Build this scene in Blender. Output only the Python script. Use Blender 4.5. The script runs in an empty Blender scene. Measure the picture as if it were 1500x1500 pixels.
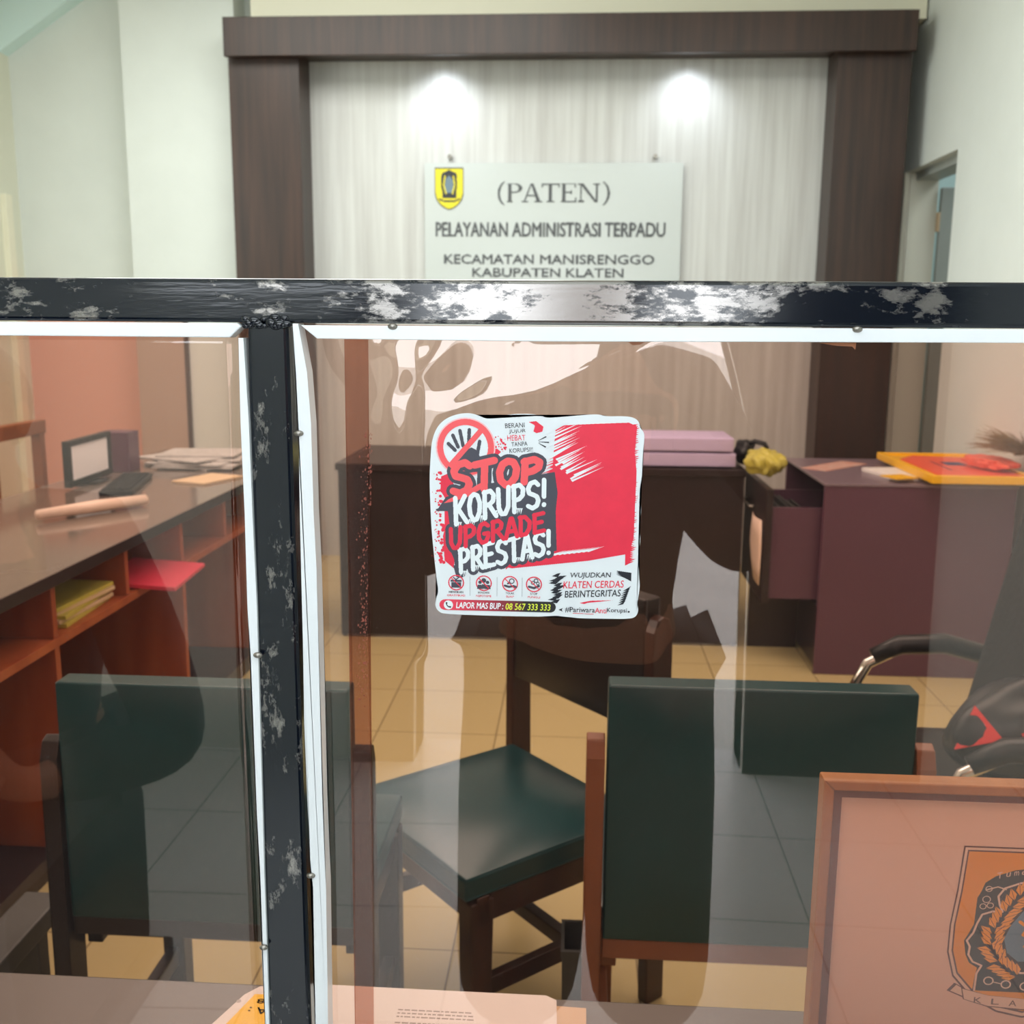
import bpy, bmesh, math, random
from mathutils import Matrix, Vector
random.seed(7)
C = bpy.context.scene.collection
PI = math.pi

# ------------------------------------------------------------------ camera, world, lights, exposure
cam_d = bpy.data.cameras.new('camera'); cam = bpy.data.objects.new('camera', cam_d); C.objects.link(cam)
cam_d.sensor_width = 36; cam_d.lens = 36; cam_d.clip_start = 0.01
cam.matrix_world = (Matrix.Translation((0, 0, 1.35)) @ Matrix.Rotation(math.radians(3.6), 4, 'Z')
                    @ Matrix.Rotation(math.radians(79.6), 4, 'X') @ Matrix.Rotation(math.radians(0.45), 4, 'Z'))
cam_d.dof.use_dof = True; cam_d.dof.focus_distance = 0.71; cam_d.dof.aperture_fstop = 15
bpy.context.scene.camera = cam
sc = bpy.context.scene
sc.view_settings.view_transform = 'Standard'; sc.view_settings.look = 'None'
sc.view_settings.gamma = 1; sc.view_settings.use_curve_mapping = False
sc.view_settings.exposure = 0.0
sc.cycles.use_denoising = True
sc.cycles.max_bounces = 10; sc.cycles.transparent_max_bounces = 16; sc.cycles.sample_clamp_indirect = 6

w = bpy.data.worlds.new('world'); sc.world = w; w.use_nodes = True
w.node_tree.nodes['Background'].inputs[0].default_value = (0.88, 0.94, 1.0, 1)
w.node_tree.nodes['Background'].inputs[1].default_value = 6.5

def area(name, loc, rot, sx, sy, power, col):
    d = bpy.data.lights.new(name, 'AREA'); d.shape = 'RECTANGLE'; d.size = sx; d.size_y = sy
    d.energy = power; d.color = col
    o = bpy.data.objects.new(name, d); C.objects.link(o); o.location = loc; o.rotation_euler = rot
    return o
area('staff_ceiling_fill', (-1.2, 3.9, 3.24), (0, 0, 0), 2.2, 1.6, 72, (0.97, 1.0, 0.96))  # unseen area lamp added under the ceiling to fill the staff side
area('staff_ceiling_fill', (0.7, 2.6, 3.24), (0, 0, 0), 1.6, 1.4, 46, (0.98, 1.0, 0.95))  # second added fill over the staff side, without a fixture
area('customer_ceiling_fill', (-0.2, -0.7, 3.2), (0, 0, 0), 2.4, 1.2, 38, (0.88, 0.95, 1.0))  # added fill that brightens the customer floor and the partition front
area('left_wall_fill', (-3.22, 2.2, 2.2), (0, -PI / 2, 0), 1.3, 2.6, 42, (0.93, 1.0, 0.99))  # added fill for the right wall; no window is built here
area('back_room_fill', (2.8, 5.4, 3.0), (0, 0, 0), 0.8, 0.8, 12, (0.9, 1.0, 1.0))  # added lamp that brightens the room beyond the door

# ------------------------------------------------------------------ helpers
def lin(c):
    return tuple(((v / 255) / 12.92 if v / 255 <= 0.04045 else ((v / 255 + 0.055) / 1.055) ** 2.4) for v in c) + (1,)

def mat(name, rgb, rough=0.5, metal=0.0, var=0.0, scale=8, stretch=(1, 1, 1), bump=0.0, spec=0.5, rgb2=None):
    m = bpy.data.materials.new(name); m.use_nodes = True
    nt = m.node_tree; b = nt.nodes['Principled BSDF']
    c1 = lin(rgb); b.inputs['Base Color'].default_value = c1
    b.inputs['Roughness'].default_value = rough; b.inputs['Metallic'].default_value = metal
    b.inputs['Specular IOR Level'].default_value = spec
    if var or rgb2 or bump:
        tc = nt.nodes.new('ShaderNodeTexCoord'); mp = nt.nodes.new('ShaderNodeMapping')
        mp.inputs['Scale'].default_value = stretch
        nz = nt.nodes.new('ShaderNodeTexNoise'); nz.inputs['Scale'].default_value = scale
        nz.inputs['Detail'].default_value = 5; nz.inputs['Roughness'].default_value = 0.6
        nt.links.new(tc.outputs['Object'], mp.inputs[0]); nt.links.new(mp.outputs[0], nz.inputs['Vector'])
        if var or rgb2:
            r = nt.nodes.new('ShaderNodeValToRGB')
            c2 = lin(rgb2) if rgb2 else tuple(v * (1 - var) for v in c1[:3]) + (1,)
            r.color_ramp.elements[0].position = 0.32; r.color_ramp.elements[1].position = 0.68
            r.color_ramp.elements[0].color = c2; r.color_ramp.elements[1].color = c1
            nt.links.new(nz.outputs['Fac'], r.inputs[0]); nt.links.new(r.outputs[0], b.inputs['Base Color'])
        if bump:
            bp = nt.nodes.new('ShaderNodeBump'); bp.inputs['Strength'].default_value = bump
            bp.inputs['Distance'].default_value = 0.01
            nt.links.new(nz.outputs['Fac'], bp.inputs['Height']); nt.links.new(bp.outputs[0], b.inputs['Normal'])
    return m

def obj(name, bm, m, parent=None, bevel=0.0, smooth=False, sub=0, seg=2, recalc=True):
    if recalc: bmesh.ops.recalc_face_normals(bm, faces=bm.faces)
    me = bpy.data.meshes.new(name); bm.to_mesh(me); bm.free()
    for mm in (m if isinstance(m, (list, tuple)) else [m]): me.materials.append(mm)
    o = bpy.data.objects.new(name, me); C.objects.link(o)
    if parent is not None: o.parent = parent
    if smooth or sub:
        for p in me.polygons: p.use_smooth = True
    if bevel:
        b = o.modifiers.new('bevel', 'BEVEL'); b.width = bevel; b.segments = seg; b.limit_method = 'ANGLE'
        b.angle_limit = math.radians(40)
    if sub:
        s = o.modifiers.new('sub', 'SUBSURF'); s.levels = sub; s.render_levels = sub
    return o

def thing(name, label, cat, loc=(0, 0, 0), rz=0.0, group=None):
    o = bpy.data.objects.new(name, None); C.objects.link(o); o.location = loc; o.rotation_euler = (0, 0, rz)
    return tag(o, label, cat, group)

def tag(o, label, cat, group=None):
    o['label'] = label; o['category'] = cat
    if group: o['group'] = group
    return o

def struct(o):
    o['kind'] = 'structure'; return o

def box(bm, x0, x1, y0, y1, z0, z1, mtx=None):
    vs = [bm.verts.new((x, y, z)) for x in (x0, x1) for y in (y0, y1) for z in (z0, z1)]
    if mtx is not None:
        for v in vs: v.co = mtx @ v.co
    for f in ((0, 1, 3, 2), (4, 6, 7, 5), (0, 4, 5, 1), (2, 3, 7, 6), (0, 2, 6, 4), (1, 5, 7, 3)):
        bm.faces.new([vs[i] for i in f])
    return bm

def B(*a, mtx=None):
    return box(bmesh.new(), *a, mtx=mtx)

def tube(bm, pts, r, n=10, cap=True, r2=None):
    """round tube along points; r may be a list"""
    pts = [Vector(p) for p in pts]; rings = []
    up = Vector((0, 0, 1)); prev = None
    for i, p in enumerate(pts):
        t = (pts[min(i + 1, len(pts) - 1)] - pts[max(i - 1, 0)]).normalized()
        if prev is None:
            a = t.cross(up if abs(t.z) < 0.95 else Vector((0, 1, 0))).normalized()
        else:
            a = (prev - t * prev.dot(t)).normalized()
        prev = a; b = t.cross(a)
        rr = r[i] if isinstance(r, (list, tuple)) else r
        rb = rr * (r2 or 1)
        rings.append([bm.verts.new(p + a * (math.cos(2 * PI * k / n) * rr) + b * (math.sin(2 * PI * k / n) * rb)) for k in range(n)])
    for i in range(len(rings) - 1):
        for k in range(n):
            bm.faces.new((rings[i][k], rings[i][(k + 1) % n], rings[i + 1][(k + 1) % n], rings[i + 1][k]))
    if cap:
        bm.faces.new(rings[0][::-1]); bm.faces.new(rings[-1])
    return bm

def disc(bm, c, r, n=24, axis='Y', t=0.001):
    vs = []
    for s in (0, 1):
        ring = []
        for k in range(n):
            a = 2 * PI * k / n
            if axis == 'Y': p = (c[0] + r * math.cos(a), c[1] + s * t, c[2] + r * math.sin(a))
            else: p = (c[0] + r * math.cos(a), c[1] + r * math.sin(a), c[2] + s * t)
            ring.append(bm.verts.new(p))
        vs.append(ring)
    bm.faces.new(vs[0]); bm.faces.new(vs[1][::-1])
    for k in range(n): bm.faces.new((vs[0][k], vs[0][(k + 1) % n], vs[1][(k + 1) % n], vs[1][k]))
    return bm

def prism(bm, poly, y0, y1, axis='Y'):
    """extrude a polygon given as (x, z) pairs from y0 to y1 (or (x, y) pairs along z)"""
    a = []; b = []
    for p in poly:
        if axis == 'Y': a.append(bm.verts.new((p[0], y0, p[1]))); b.append(bm.verts.new((p[0], y1, p[1])))
        elif axis == 'X': a.append(bm.verts.new((y0, p[0], p[1]))); b.append(bm.verts.new((y1, p[0], p[1])))
        else: a.append(bm.verts.new((p[0], p[1], y0))); b.append(bm.verts.new((p[0], p[1], y1)))
    bm.faces.new(a); bm.faces.new(b[::-1]); n = len(a)
    for k in range(n): bm.faces.new((a[k], b[k], b[(k + 1) % n], a[(k + 1) % n]))
    bmesh.ops.triangulate(bm, faces=[f for f in bm.faces if len(f.verts) > 4])
    return bm

def cushion(bm, x0, x1, y0, y1, z0, z1, puff=0.012, n=10, axis='z'):
    """a puffed upholstered slab: a gridded box whose big faces bulge"""
    bmesh.ops.create_cube(bm, size=1)
    bmesh.ops.subdivide_edges(bm, edges=bm.edges[:], cuts=n, use_grid_fill=True)
    for v in bm.verts:
        p = v.co * 2
        q = {'z': (p.x, p.y, p.z), 'y': (p.x, p.z, p.y)}[axis]
        e = (1 - abs(q[0]) ** 3) * (1 - abs(q[1]) ** 3)
        k = q[2] * puff * e
        v.co = Vector((x0 + (p.x + 1) / 2 * (x1 - x0), y0 + (p.y + 1) / 2 * (y1 - y0), z0 + (p.z + 1) / 2 * (z1 - z0)))
        if axis == 'z': v.co.z += k
        else: v.co.y += k
    return bm

import numpy as np
PRINT = []
def ink(name, bm, m, parent):
    """a printed layer, kept back until press() lays all layers of one sheet down side by side"""
    o = bpy.data.objects.new(name, bpy.data.meshes.new(name)); C.objects.link(o); o.parent = parent
    o.data.materials.append(m); PRINT.append((o, bm)); return o
def press(cell, y):
    """lay the waiting layers down in one plane: what a later layer covers is cut out of the earlier one"""
    tris = []
    for k, (o, bm) in enumerate(PRINT):
        bmesh.ops.triangulate(bm, faces=bm.faces[:])
        for f in bm.faces: tris.append((-f.verts[0].co.y, k, [(v.co.x, v.co.z) for v in f.verts]))
        bm.free()
    tris.sort(key=lambda t: (round(t[0], 7), t[1]))
    x0 = min(p[0] for t in tris for p in t[2]) - cell; z0 = min(p[1] for t in tris for p in t[2]) - cell
    nx = int((max(p[0] for t in tris for p in t[2]) - x0) / cell) + 2; nz = int((max(p[1] for t in tris for p in t[2]) - z0) / cell) + 2
    G = np.full((nz, nx), -1, np.int16)
    for _, k, t in tris:
        q = [((px - x0) / cell, (pz - z0) / cell) for px, pz in t]
        i0 = max(0, int(min(p[0] for p in q))); i1 = min(nx, int(max(p[0] for p in q)) + 2); j0 = max(0, int(min(p[1] for p in q))); j1 = min(nz, int(max(p[1] for p in q)) + 2)
        xs = np.arange(i0, i1)[None, :] + .5; zs = np.arange(j0, j1)[:, None] + .5
        e = [(q[(n + 1) % 3][0] - q[n][0]) * (zs - q[n][1]) - (q[(n + 1) % 3][1] - q[n][1]) * (xs - q[n][0]) for n in range(3)]
        ins = ((e[0] >= 0) & (e[1] >= 0) & (e[2] >= 0)) | ((e[0] <= 0) & (e[1] <= 0) & (e[2] <= 0))
        G[j0:j1, i0:i1][ins] = k
    for k, (o, _) in enumerate(PRINT):
        vs, fs, live = [], [], {}
        for j in range(nz + 1):
            runs = set()
            if j < nz:
                row = np.concatenate(([0], (G[j] == k).astype(np.int8), [0])); d = np.diff(row)
                runs = set(zip(np.nonzero(d == 1)[0].tolist(), np.nonzero(d == -1)[0].tolist()))
            for r in [r for r in live if r not in runs]:
                j0 = live.pop(r); n = len(vs)
                vs += [(x0 + r[0] * cell, y, z0 + j0 * cell), (x0 + r[1] * cell, y, z0 + j0 * cell), (x0 + r[1] * cell, y, z0 + j * cell), (x0 + r[0] * cell, y, z0 + j * cell)]
                fs.append((n, n + 1, n + 2, n + 3))
            for r in runs: live.setdefault(r, j)
        o.data.from_pydata(vs, [], fs)
    PRINT.clear()

FONT_CACHE = {}
def text_geo(s, bold=0.0, shear=0.0):
    key = (s, bold, shear)
    if key in FONT_CACHE: return FONT_CACHE[key]
    cu = bpy.data.curves.new('lettering', 'FONT'); cu.body = s; cu.size = 1; cu.offset = bold; cu.shear = shear
    cu.resolution_u = 3; cu.fill_mode = 'FRONT'
    ob = bpy.data.objects.new('lettering_source', cu); C.objects.link(ob)
    dg = bpy.context.evaluated_depsgraph_get(); dg.update()
    me = bpy.data.meshes.new_from_object(ob.evaluated_get(dg))
    vs = [v.co.copy() for v in me.vertices]; fs = [tuple(p.vertices) for p in me.polygons]
    bpy.data.objects.remove(ob); bpy.data.curves.remove(cu); bpy.data.meshes.remove(me)
    FONT_CACHE[key] = (vs, fs)
    return vs, fs

def put_text(bm, s, place, x, y, wid, hgt, bold=0.0, shear=0.0, rot=0.0):
    """fit the string into a wid x hgt box with its lower left corner at (x, y), turned by rot; place maps (u, v) to 3D"""
    vs, fs = text_geo(s, 0.0, shear)
    x0 = min(v.x for v in vs); x1 = max(v.x for v in vs); y0 = min(v.y for v in vs); y1 = max(v.y for v in vs)
    cr, sr = math.cos(rot), math.sin(rot)
    bb = bold * 1.6 * hgt            # heavier weight: the same letter laid down again, shifted by a hair
    for ox, oz in ([(0, 0), (bb, 0), (bb / 2, bb * .5), (bb / 2, -bb * .5)] if bold else [(0, 0)]):
        nv = []
        for v in vs:
            a = (v.x - x0) / (x1 - x0) * (wid - bb) + ox; b = (v.y - y0) / (y1 - y0) * hgt + oz
            nv.append(bm.verts.new(place(x + a * cr - b * sr, y + a * sr + b * cr)))
        for f in fs:
            try: bm.faces.new([nv[i] for i in f])
            except ValueError: pass

def put_poly(bm, pts, place):
    f = bm.faces.new([bm.verts.new(place(*p)) for p in pts])
    bmesh.ops.triangulate(bm, faces=[f])

def put_ring(bm, c, r0, r1, place, n=40, a0=0, a1=2 * PI):
    A = [(bm.verts.new(place(c[0] + r0 * math.cos(t), c[1] + r0 * math.sin(t))), bm.verts.new(place(c[0] + r1 * math.cos(t), c[1] + r1 * math.sin(t))))
         for t in [a0 + (a1 - a0) * k / n for k in range(n + 1)]]
    for k in range(n): bm.faces.new((A[k][0], A[k][1], A[k + 1][1], A[k + 1][0]))

def put_disc(bm, c, r, place, n=20, ry=None):
    bm.faces.new([bm.verts.new(place(c[0] + r * math.cos(2 * PI * k / n), c[1] + (ry or r) * math.sin(2 * PI * k / n))) for k in range(n)])

def put_stroke(bm, pts, wd, place, taper=None, cap=True):
    """a ribbon of width wd along 2D points, with round joints"""
    P = [Vector(p) for p in pts]
    for i in range(len(P) - 1):
        d = P[i + 1] - P[i]
        if d.length < 1e-9: continue
        n = Vector((-d.y, d.x)).normalized()
        w0 = wd / 2 * (taper[i] if taper else 1); w1 = wd / 2 * (taper[i + 1] if taper else 1)
        bm.faces.new([bm.verts.new(place(*q)) for q in (P[i] + n * w0, P[i] - n * w0, P[i + 1] - n * w1, P[i + 1] + n * w1)])
    if cap:
        for i, p in enumerate(P):
            put_disc(bm, p, wd / 2 * (taper[i] if taper else 1) * 0.98, place, 12)

# ------------------------------------------------------------------ materials
M = {}
M['wall'] = mat('white_wall_paint', (226, 231, 227), 0.6, var=0.05, scale=3)
M['wall_left'] = mat('cream_wall_paint', (226, 226, 208), 0.55, var=0.04, scale=3)
M['soffit'] = mat('pale_green_paint', (222, 246, 246), 0.6)
M['cream'] = mat('cream_board', (238, 234, 212), 0.5)
M['jamb'] = mat('cream_gloss_jamb', (238, 236, 222), 0.3)
M['leaf'] = mat('grey_door_paint', (176, 182, 178), 0.35, var=0.1, scale=5)
M['ceil'] = mat('white_ceiling', (235, 235, 232), 0.8)
M['portal'] = mat('dark_walnut_laminate', (68, 46, 37), 0.4, scale=26, stretch=(1, 1, 0.05), rgb2=(42, 29, 24))
M['panel'] = mat('pale_grain_laminate', (214, 214, 210), 0.42, scale=22, stretch=(1, 1, 0.04), rgb2=(192, 190, 186))
M['sign'] = mat('white_acrylic_board', (204, 209, 206), 0.25)
M['ink'] = mat('charcoal_lettering', (84, 86, 88), 0.5)
M['steel'] = mat('stand_off_metal', (150, 145, 138), 0.3, 0.9)
M['lamp'] = bpy.data.materials.new('lamp_glow'); M['lamp'].use_nodes = True
_b = M['lamp'].node_tree.nodes['Principled BSDF']; _b.inputs['Emission Color'].default_value = (0.85, 0.92, 1, 1); _b.inputs['Emission Strength'].default_value = 12
M['orange'] = mat('orange_brown_wood', (172, 92, 52), 0.4, scale=14, stretch=(1, 1, 0.1), rgb2=(150, 70, 36))
M['deskdark'] = mat('dark_brown_melamine', (46, 32, 33), 0.35, var=0.2, scale=9)
M['greytop'] = mat('grey_gloss_laminate', (120, 108, 100), 0.10, var=0.06, scale=10)
M['ledge'] = mat('grey_ledge_laminate', (102, 100, 97), 0.35, var=0.08, scale=12)
M['purple'] = mat('purple_grey_steel', (96, 62, 80), 0.35, var=0.06, scale=3)
M['purpletop'] = mat('mauve_desk_top', (132, 116, 128), 0.28, var=0.05, scale=6)
M['black'] = mat('black_plastic', (22, 23, 26), 0.4)
M['blackcloth'] = mat('black_fabric', (18, 19, 24), 0.8, bump=0.2, scale=60)
M['white'] = mat('white_paper', (236, 234, 232), 0.6)
M['lilac'] = mat('lilac_white_paper', (206, 190, 226), 0.6, var=0.05, scale=12)
M['greypaper'] = mat('newsprint', (196, 192, 188), 0.7, var=0.25, scale=40)
M['tan'] = mat('tan_booklet_paper', (214, 186, 150), 0.6)
M['yellow'] = mat('yellow_print', (250, 204, 40), 0.5)
M['yellowbag'] = mat('yellow_green_plastic', (204, 194, 88), 0.35, var=0.15, scale=18)
M['gold'] = mat('amber_painted_wood', (248, 192, 20), 0.35)
M['redorange'] = mat('orange_red_card', (244, 98, 70), 0.45, var=0.08, scale=7)
M['pink'] = mat('rose_red_folder', (220, 60, 84), 0.4)
M['navy'] = mat('navy_print', (40, 40, 96), 0.5)
M['green'] = mat('dark_green_vinyl', (13, 64, 68), 0.30, var=0.18, scale=5, bump=0.05)
M['chairwood'] = mat('dark_chair_wood', (72, 40, 28), 0.35, scale=20, stretch=(1, 1, 0.15), rgb2=(48, 27, 20))
M['chairblack'] = mat('near_black_chair_wood', (34, 20, 15), 0.4, var=0.2, scale=12)
M['tanwood'] = mat('brown_chair_wood', (140, 84, 52), 0.4, var=0.15, scale=12)
M['chrome'] = mat('chrome', (225, 222, 215), 0.12, 1.0)
M['red'] = mat('red_patch', (226, 40, 34), 0.5)
M['framewood'] = mat('light_brown_frame_wood', (182, 130, 78), 0.4, scale=30, stretch=(1, 0.2, 0.2), rgb2=(164, 112, 66))
M['framein'] = mat('dark_inner_frame_lip', (118, 70, 58), 0.4)
M['print'] = mat('pinkish_print_paper', (240, 210, 190), 0.35, var=0.03, scale=2)
M['alu'] = mat('white_glazing_bead', (238, 242, 246), 0.25, var=0.03, scale=20)
M['straw'] = mat('dry_straw', (150, 120, 80), 0.8, var=0.3, scale=50)
M['greybin'] = mat('dark_grey_plastic', (74, 76, 74), 0.5)
M['skin'] = mat('brown_skin', (172, 122, 96), 0.5)
M['hair'] = mat('black_hair', (16, 14, 14), 0.5)
M['trousers'] = mat('charcoal_trousers', (24, 25, 30), 0.8)
M['ground'] = mat('pale_concrete_yard', (190, 190, 186), 0.8, var=0.1, scale=2)

# floor: 40 cm cream tiles with thin joints
m = bpy.data.materials.new('cream_floor_tiles'); m.use_nodes = True; nt = m.node_tree; b = nt.nodes['Principled BSDF']
tc = nt.nodes.new('ShaderNodeTexCoord'); mp = nt.nodes.new('ShaderNodeMapping'); br = nt.nodes.new('ShaderNodeTexBrick')
mp.inputs['Location'].default_value = (-0.15, -0.02, 0)
br.offset = 0; br.inputs['Scale'].default_value = 1; br.inputs['Brick Width'].default_value = 0.4; br.inputs['Row Height'].default_value = 0.4
br.inputs['Mortar Size'].default_value = 0.0022; br.inputs['Mortar Smooth'].default_value = 0.2
br.inputs['Color1'].default_value = lin((200, 184, 134)); br.inputs['Color2'].default_value = lin((196, 180, 130)); br.inputs['Mortar'].default_value = lin((128, 112, 80))
nt.links.new(tc.outputs['Object'], mp.inputs[0]); nt.links.new(mp.outputs[0], br.inputs['Vector']); nt.links.new(br.outputs['Color'], b.inputs['Base Color'])
b.inputs['Roughness'].default_value = 0.22
M['floor'] = m
# customer side tiles: pale grey-white, same grid
m2 = m.copy(); m2.name = 'pale_floor_tiles'; b2 = [n for n in m2.node_tree.nodes if n.type == 'TEX_BRICK'][0]
b2.inputs['Color1'].default_value = lin((222, 224, 222)); b2.inputs['Color2'].default_value = lin((218, 221, 220)); b2.inputs['Mortar'].default_value = lin((130, 132, 132))
M['floor2'] = m2

# worn black enamel on steel
def worn_black(name, bare_shine):
    """old black enamel on steel tube; bare = how much is scraped to bright metal round the middle of the run"""
    m = bpy.data.materials.new(name); m.use_nodes = True; nt = m.node_tree; b = nt.nodes['Principled BSDF']
    N = nt.nodes.new
    L = nt.links.new
    tc = N('ShaderNodeTexCoord'); mp = N('ShaderNodeMapping'); mp.inputs['Scale'].default_value = (0.45, 1, 1) if bare_shine else (1, 1, 0.45)
    L(tc.outputs['Object'], mp.inputs[0])
    n1 = N('ShaderNodeTexNoise'); n1.inputs['Scale'].default_value = 95; n1.inputs['Detail'].default_value = 10; n1.inputs['Roughness'].default_value = 0.75
    n2 = N('ShaderNodeTexNoise'); n2.inputs['Scale'].default_value = 11; n2.inputs['Detail'].default_value = 3
    L(mp.outputs[0], n1.inputs['Vector']); L(tc.outputs['Object'], n2.inputs['Vector'])
    ad = N('ShaderNodeMath'); ad.operation = 'MULTIPLY_ADD'; ad.inputs[1].default_value = 0.75
    L(n2.outputs['Fac'], ad.inputs[0]); L(n1.outputs['Fac'], ad.inputs[2])
    src = ad.outputs[0]
    if bare_shine:      # worn metal with the doorway highlight painted in, fading out on both sides
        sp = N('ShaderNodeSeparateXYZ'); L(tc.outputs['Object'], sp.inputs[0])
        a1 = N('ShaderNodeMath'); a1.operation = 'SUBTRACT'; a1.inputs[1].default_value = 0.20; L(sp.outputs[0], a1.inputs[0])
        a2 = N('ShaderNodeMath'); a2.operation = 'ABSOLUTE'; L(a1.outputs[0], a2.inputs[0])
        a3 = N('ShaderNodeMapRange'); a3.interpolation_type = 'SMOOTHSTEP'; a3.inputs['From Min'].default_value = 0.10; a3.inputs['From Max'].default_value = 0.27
        a3.inputs['To Min'].default_value = bare_shine; a3.inputs['To Max'].default_value = 0; L(a2.outputs[0], a3.inputs['Value'])
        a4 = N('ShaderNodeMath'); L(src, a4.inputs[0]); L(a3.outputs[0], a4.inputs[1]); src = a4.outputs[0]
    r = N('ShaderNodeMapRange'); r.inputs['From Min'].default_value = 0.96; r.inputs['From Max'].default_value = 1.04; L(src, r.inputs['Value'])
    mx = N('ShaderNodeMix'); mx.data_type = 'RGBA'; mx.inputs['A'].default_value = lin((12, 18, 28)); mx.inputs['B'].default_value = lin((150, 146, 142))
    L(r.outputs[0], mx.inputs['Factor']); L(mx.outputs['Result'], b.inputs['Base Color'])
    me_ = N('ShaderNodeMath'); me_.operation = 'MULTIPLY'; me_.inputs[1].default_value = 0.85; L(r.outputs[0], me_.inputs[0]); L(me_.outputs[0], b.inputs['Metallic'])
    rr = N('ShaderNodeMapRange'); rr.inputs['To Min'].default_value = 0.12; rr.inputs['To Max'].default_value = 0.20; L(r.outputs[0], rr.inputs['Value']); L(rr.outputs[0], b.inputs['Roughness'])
    b.inputs['Specular IOR Level'].default_value = 0.6
    mp2 = N('ShaderNodeMapping'); mp2.inputs['Scale'].default_value = (0.12, 1, 1) if bare_shine else (1, 1, 0.12)
    n3 = N('ShaderNodeTexNoise'); n3.inputs['Scale'].default_value = 260; n3.inputs['Detail'].default_value = 3
    L(tc.outputs['Object'], mp2.inputs[0]); L(mp2.outputs[0], n3.inputs['Vector'])
    bp = N('ShaderNodeBump'); bp.inputs['Strength'].default_value = 0.10; bp.inputs['Distance'].default_value = 0.001
    L(n3.outputs['Fac'], bp.inputs['Height']); L(bp.outputs[0], b.inputs['Normal'])
    return m
M['enamel'] = worn_black('worn_black_enamel', 0); M['railenamel'] = worn_black('worn_enamel_with_highlight', 0.15)

# tinted protective film / acrylic sheet
def film(name, tint, refl=0.06, haze=0.004, rough=0.0):
    m = bpy.data.materials.new(name); m.use_nodes = True; nt = m.node_tree
    nt.nodes.remove(nt.nodes['Principled BSDF']); out = nt.nodes['Material Output']
    tr = nt.nodes.new('ShaderNodeBsdfTransparent'); tr.inputs[0].default_value = tint + (1,)
    gl = nt.nodes.new('ShaderNodeBsdfGlossy'); gl.inputs['Roughness'].default_value = rough; gl.inputs[0].default_value = (1, 1, 1, 1)
    df = nt.nodes.new('ShaderNodeBsdfDiffuse'); df.inputs[0].default_value = (0.8, 0.74, 0.72, 1)
    m1 = nt.nodes.new('ShaderNodeMixShader'); m2 = nt.nodes.new('ShaderNodeMixShader')
    m1.inputs[0].default_value = refl; nt.links.new(tr.outputs[0], m1.inputs[1]); nt.links.new(gl.outputs[0], m1.inputs[2])
    tc = nt.nodes.new('ShaderNodeTexCoord'); nz = nt.nodes.new('ShaderNodeTexNoise'); nz.inputs['Scale'].default_value = 420; nz.inputs['Detail'].default_value = 2
    r = nt.nodes.new('ShaderNodeMapRange'); r.inputs['From Min'].default_value = 0.70; r.inputs['From Max'].default_value = 0.78
    r.inputs['To Min'].default_value = haze; r.inputs['To Max'].default_value = haze + 0.06
    nt.links.new(tc.outputs['Object'], nz.inputs['Vector']); nt.links.new(nz.outputs['Fac'], r.inputs['Value'])
    nt.links.new(r.outputs[0], m2.inputs[0]); nt.links.new(m1.outputs[0], m2.inputs[1]); nt.links.new(df.outputs[0], m2.inputs[2])
    nt.links.new(m2.outputs[0], out.inputs[0])
    return m
M['film'] = film('pink_brown_tinted_sheet', (0.90, 0.755, 0.695))
M['overlap'] = film('brown_film_overlap', (0.80, 0.62, 0.55), 0.045, 0.02)

# ------------------------------------------------------------------ the setting
struct(obj('floor', B(-3.5, 4.2, 0.68, 6.8, -0.1, 0), M['floor']))
struct(obj('floor_front', B(-3.5, 2.2, -1.75, 0.68, -0.1, 0), M['floor2']))
struct(obj('ground', B(-14, 14, -22, -1.75, -0.15, -0.02), M['ground']))
struct(obj('ceiling', B(-3.5, 4.2, -1.75, 6.8, 3.3, 3.4), M['ceil']))
struct(obj('wall_back', B(-3.4, 1.75, 6.0, 6.15, 0, 3.3), M['wall']))
struct(obj('trim_1', B(-2.523, -1.89, 5.8, 6.0, 0, 3.3), M['wall']))                                # the pier beside the portal
struct(obj('trim_2', B(-1.77, 1.74, 5.72, 6.0, 2.9, 3.3), M['cream']))                              # cream bulkhead over the header
struct(obj('trim_3', prism(bmesh.new(), [(-3.27, 2.825), (-2.523, 3.30), (-3.27, 3.30)], 5.9, 6.0), M['soffit']))   # sloping stair soffit
struct(obj('wall_dado', B(-3.27, -2.523, 5.992, 6.0, 0, 1.55), mat('salmon_wall_paint', (232, 176, 160), 0.55)))
struct(obj('trim_6', B(-2.523, -2.245, 5.785, 5.8, 0, 1.52), mat('pier_reflection_tone', (186, 160, 146), 0.5)))  # added strip, coloured for where the pane's reflection is missing
struct(obj('trim_7', B(-2.245, -2.222, 5.78, 5.8, 0, 1.52), mat('reflection_edge_line', (84, 66, 62), 0.5)))  # dark line painted in for the edge of that reflection
struct(obj('wall_left', B(-3.42, -3.27, -1.75, 6.0, 0, 3.3), M['wall_left']))
struct(obj('trim_4', B(-3.27, -3.235, 5.80, 5.86, 0, 2.05), M['cream']))
bm = bmesh.new()
box(bm, 1.75, 1.92, -1.75, 5.13, 0, 3.3); box(bm, 1.75, 1.92, 5.13, 5.93, 2.17, 3.3); box(bm, 1.75, 1.92, 5.93, 6.8, 0, 3.3)
struct(obj('wall_right', bm, M['wall']))
d1 = struct(obj('door_1', B(1.745, 1.925, 5.895, 5.93, 0, 2.17), M['jamb']))
obj('door_casing', B(1.77, 1.80, 5.88, 5.895, 0, 2.16), M['jamb'], d1)
obj('door_lintel', B(1.80, 1.925, 5.13, 5.895, 2.13, 2.17), M['leaf'], d1)
lf = obj('door_leaf', B(1.935, 2.70, 5.86, 5.90, 0.01, 2.09), M['leaf'], d1, bevel=0.003)
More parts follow.
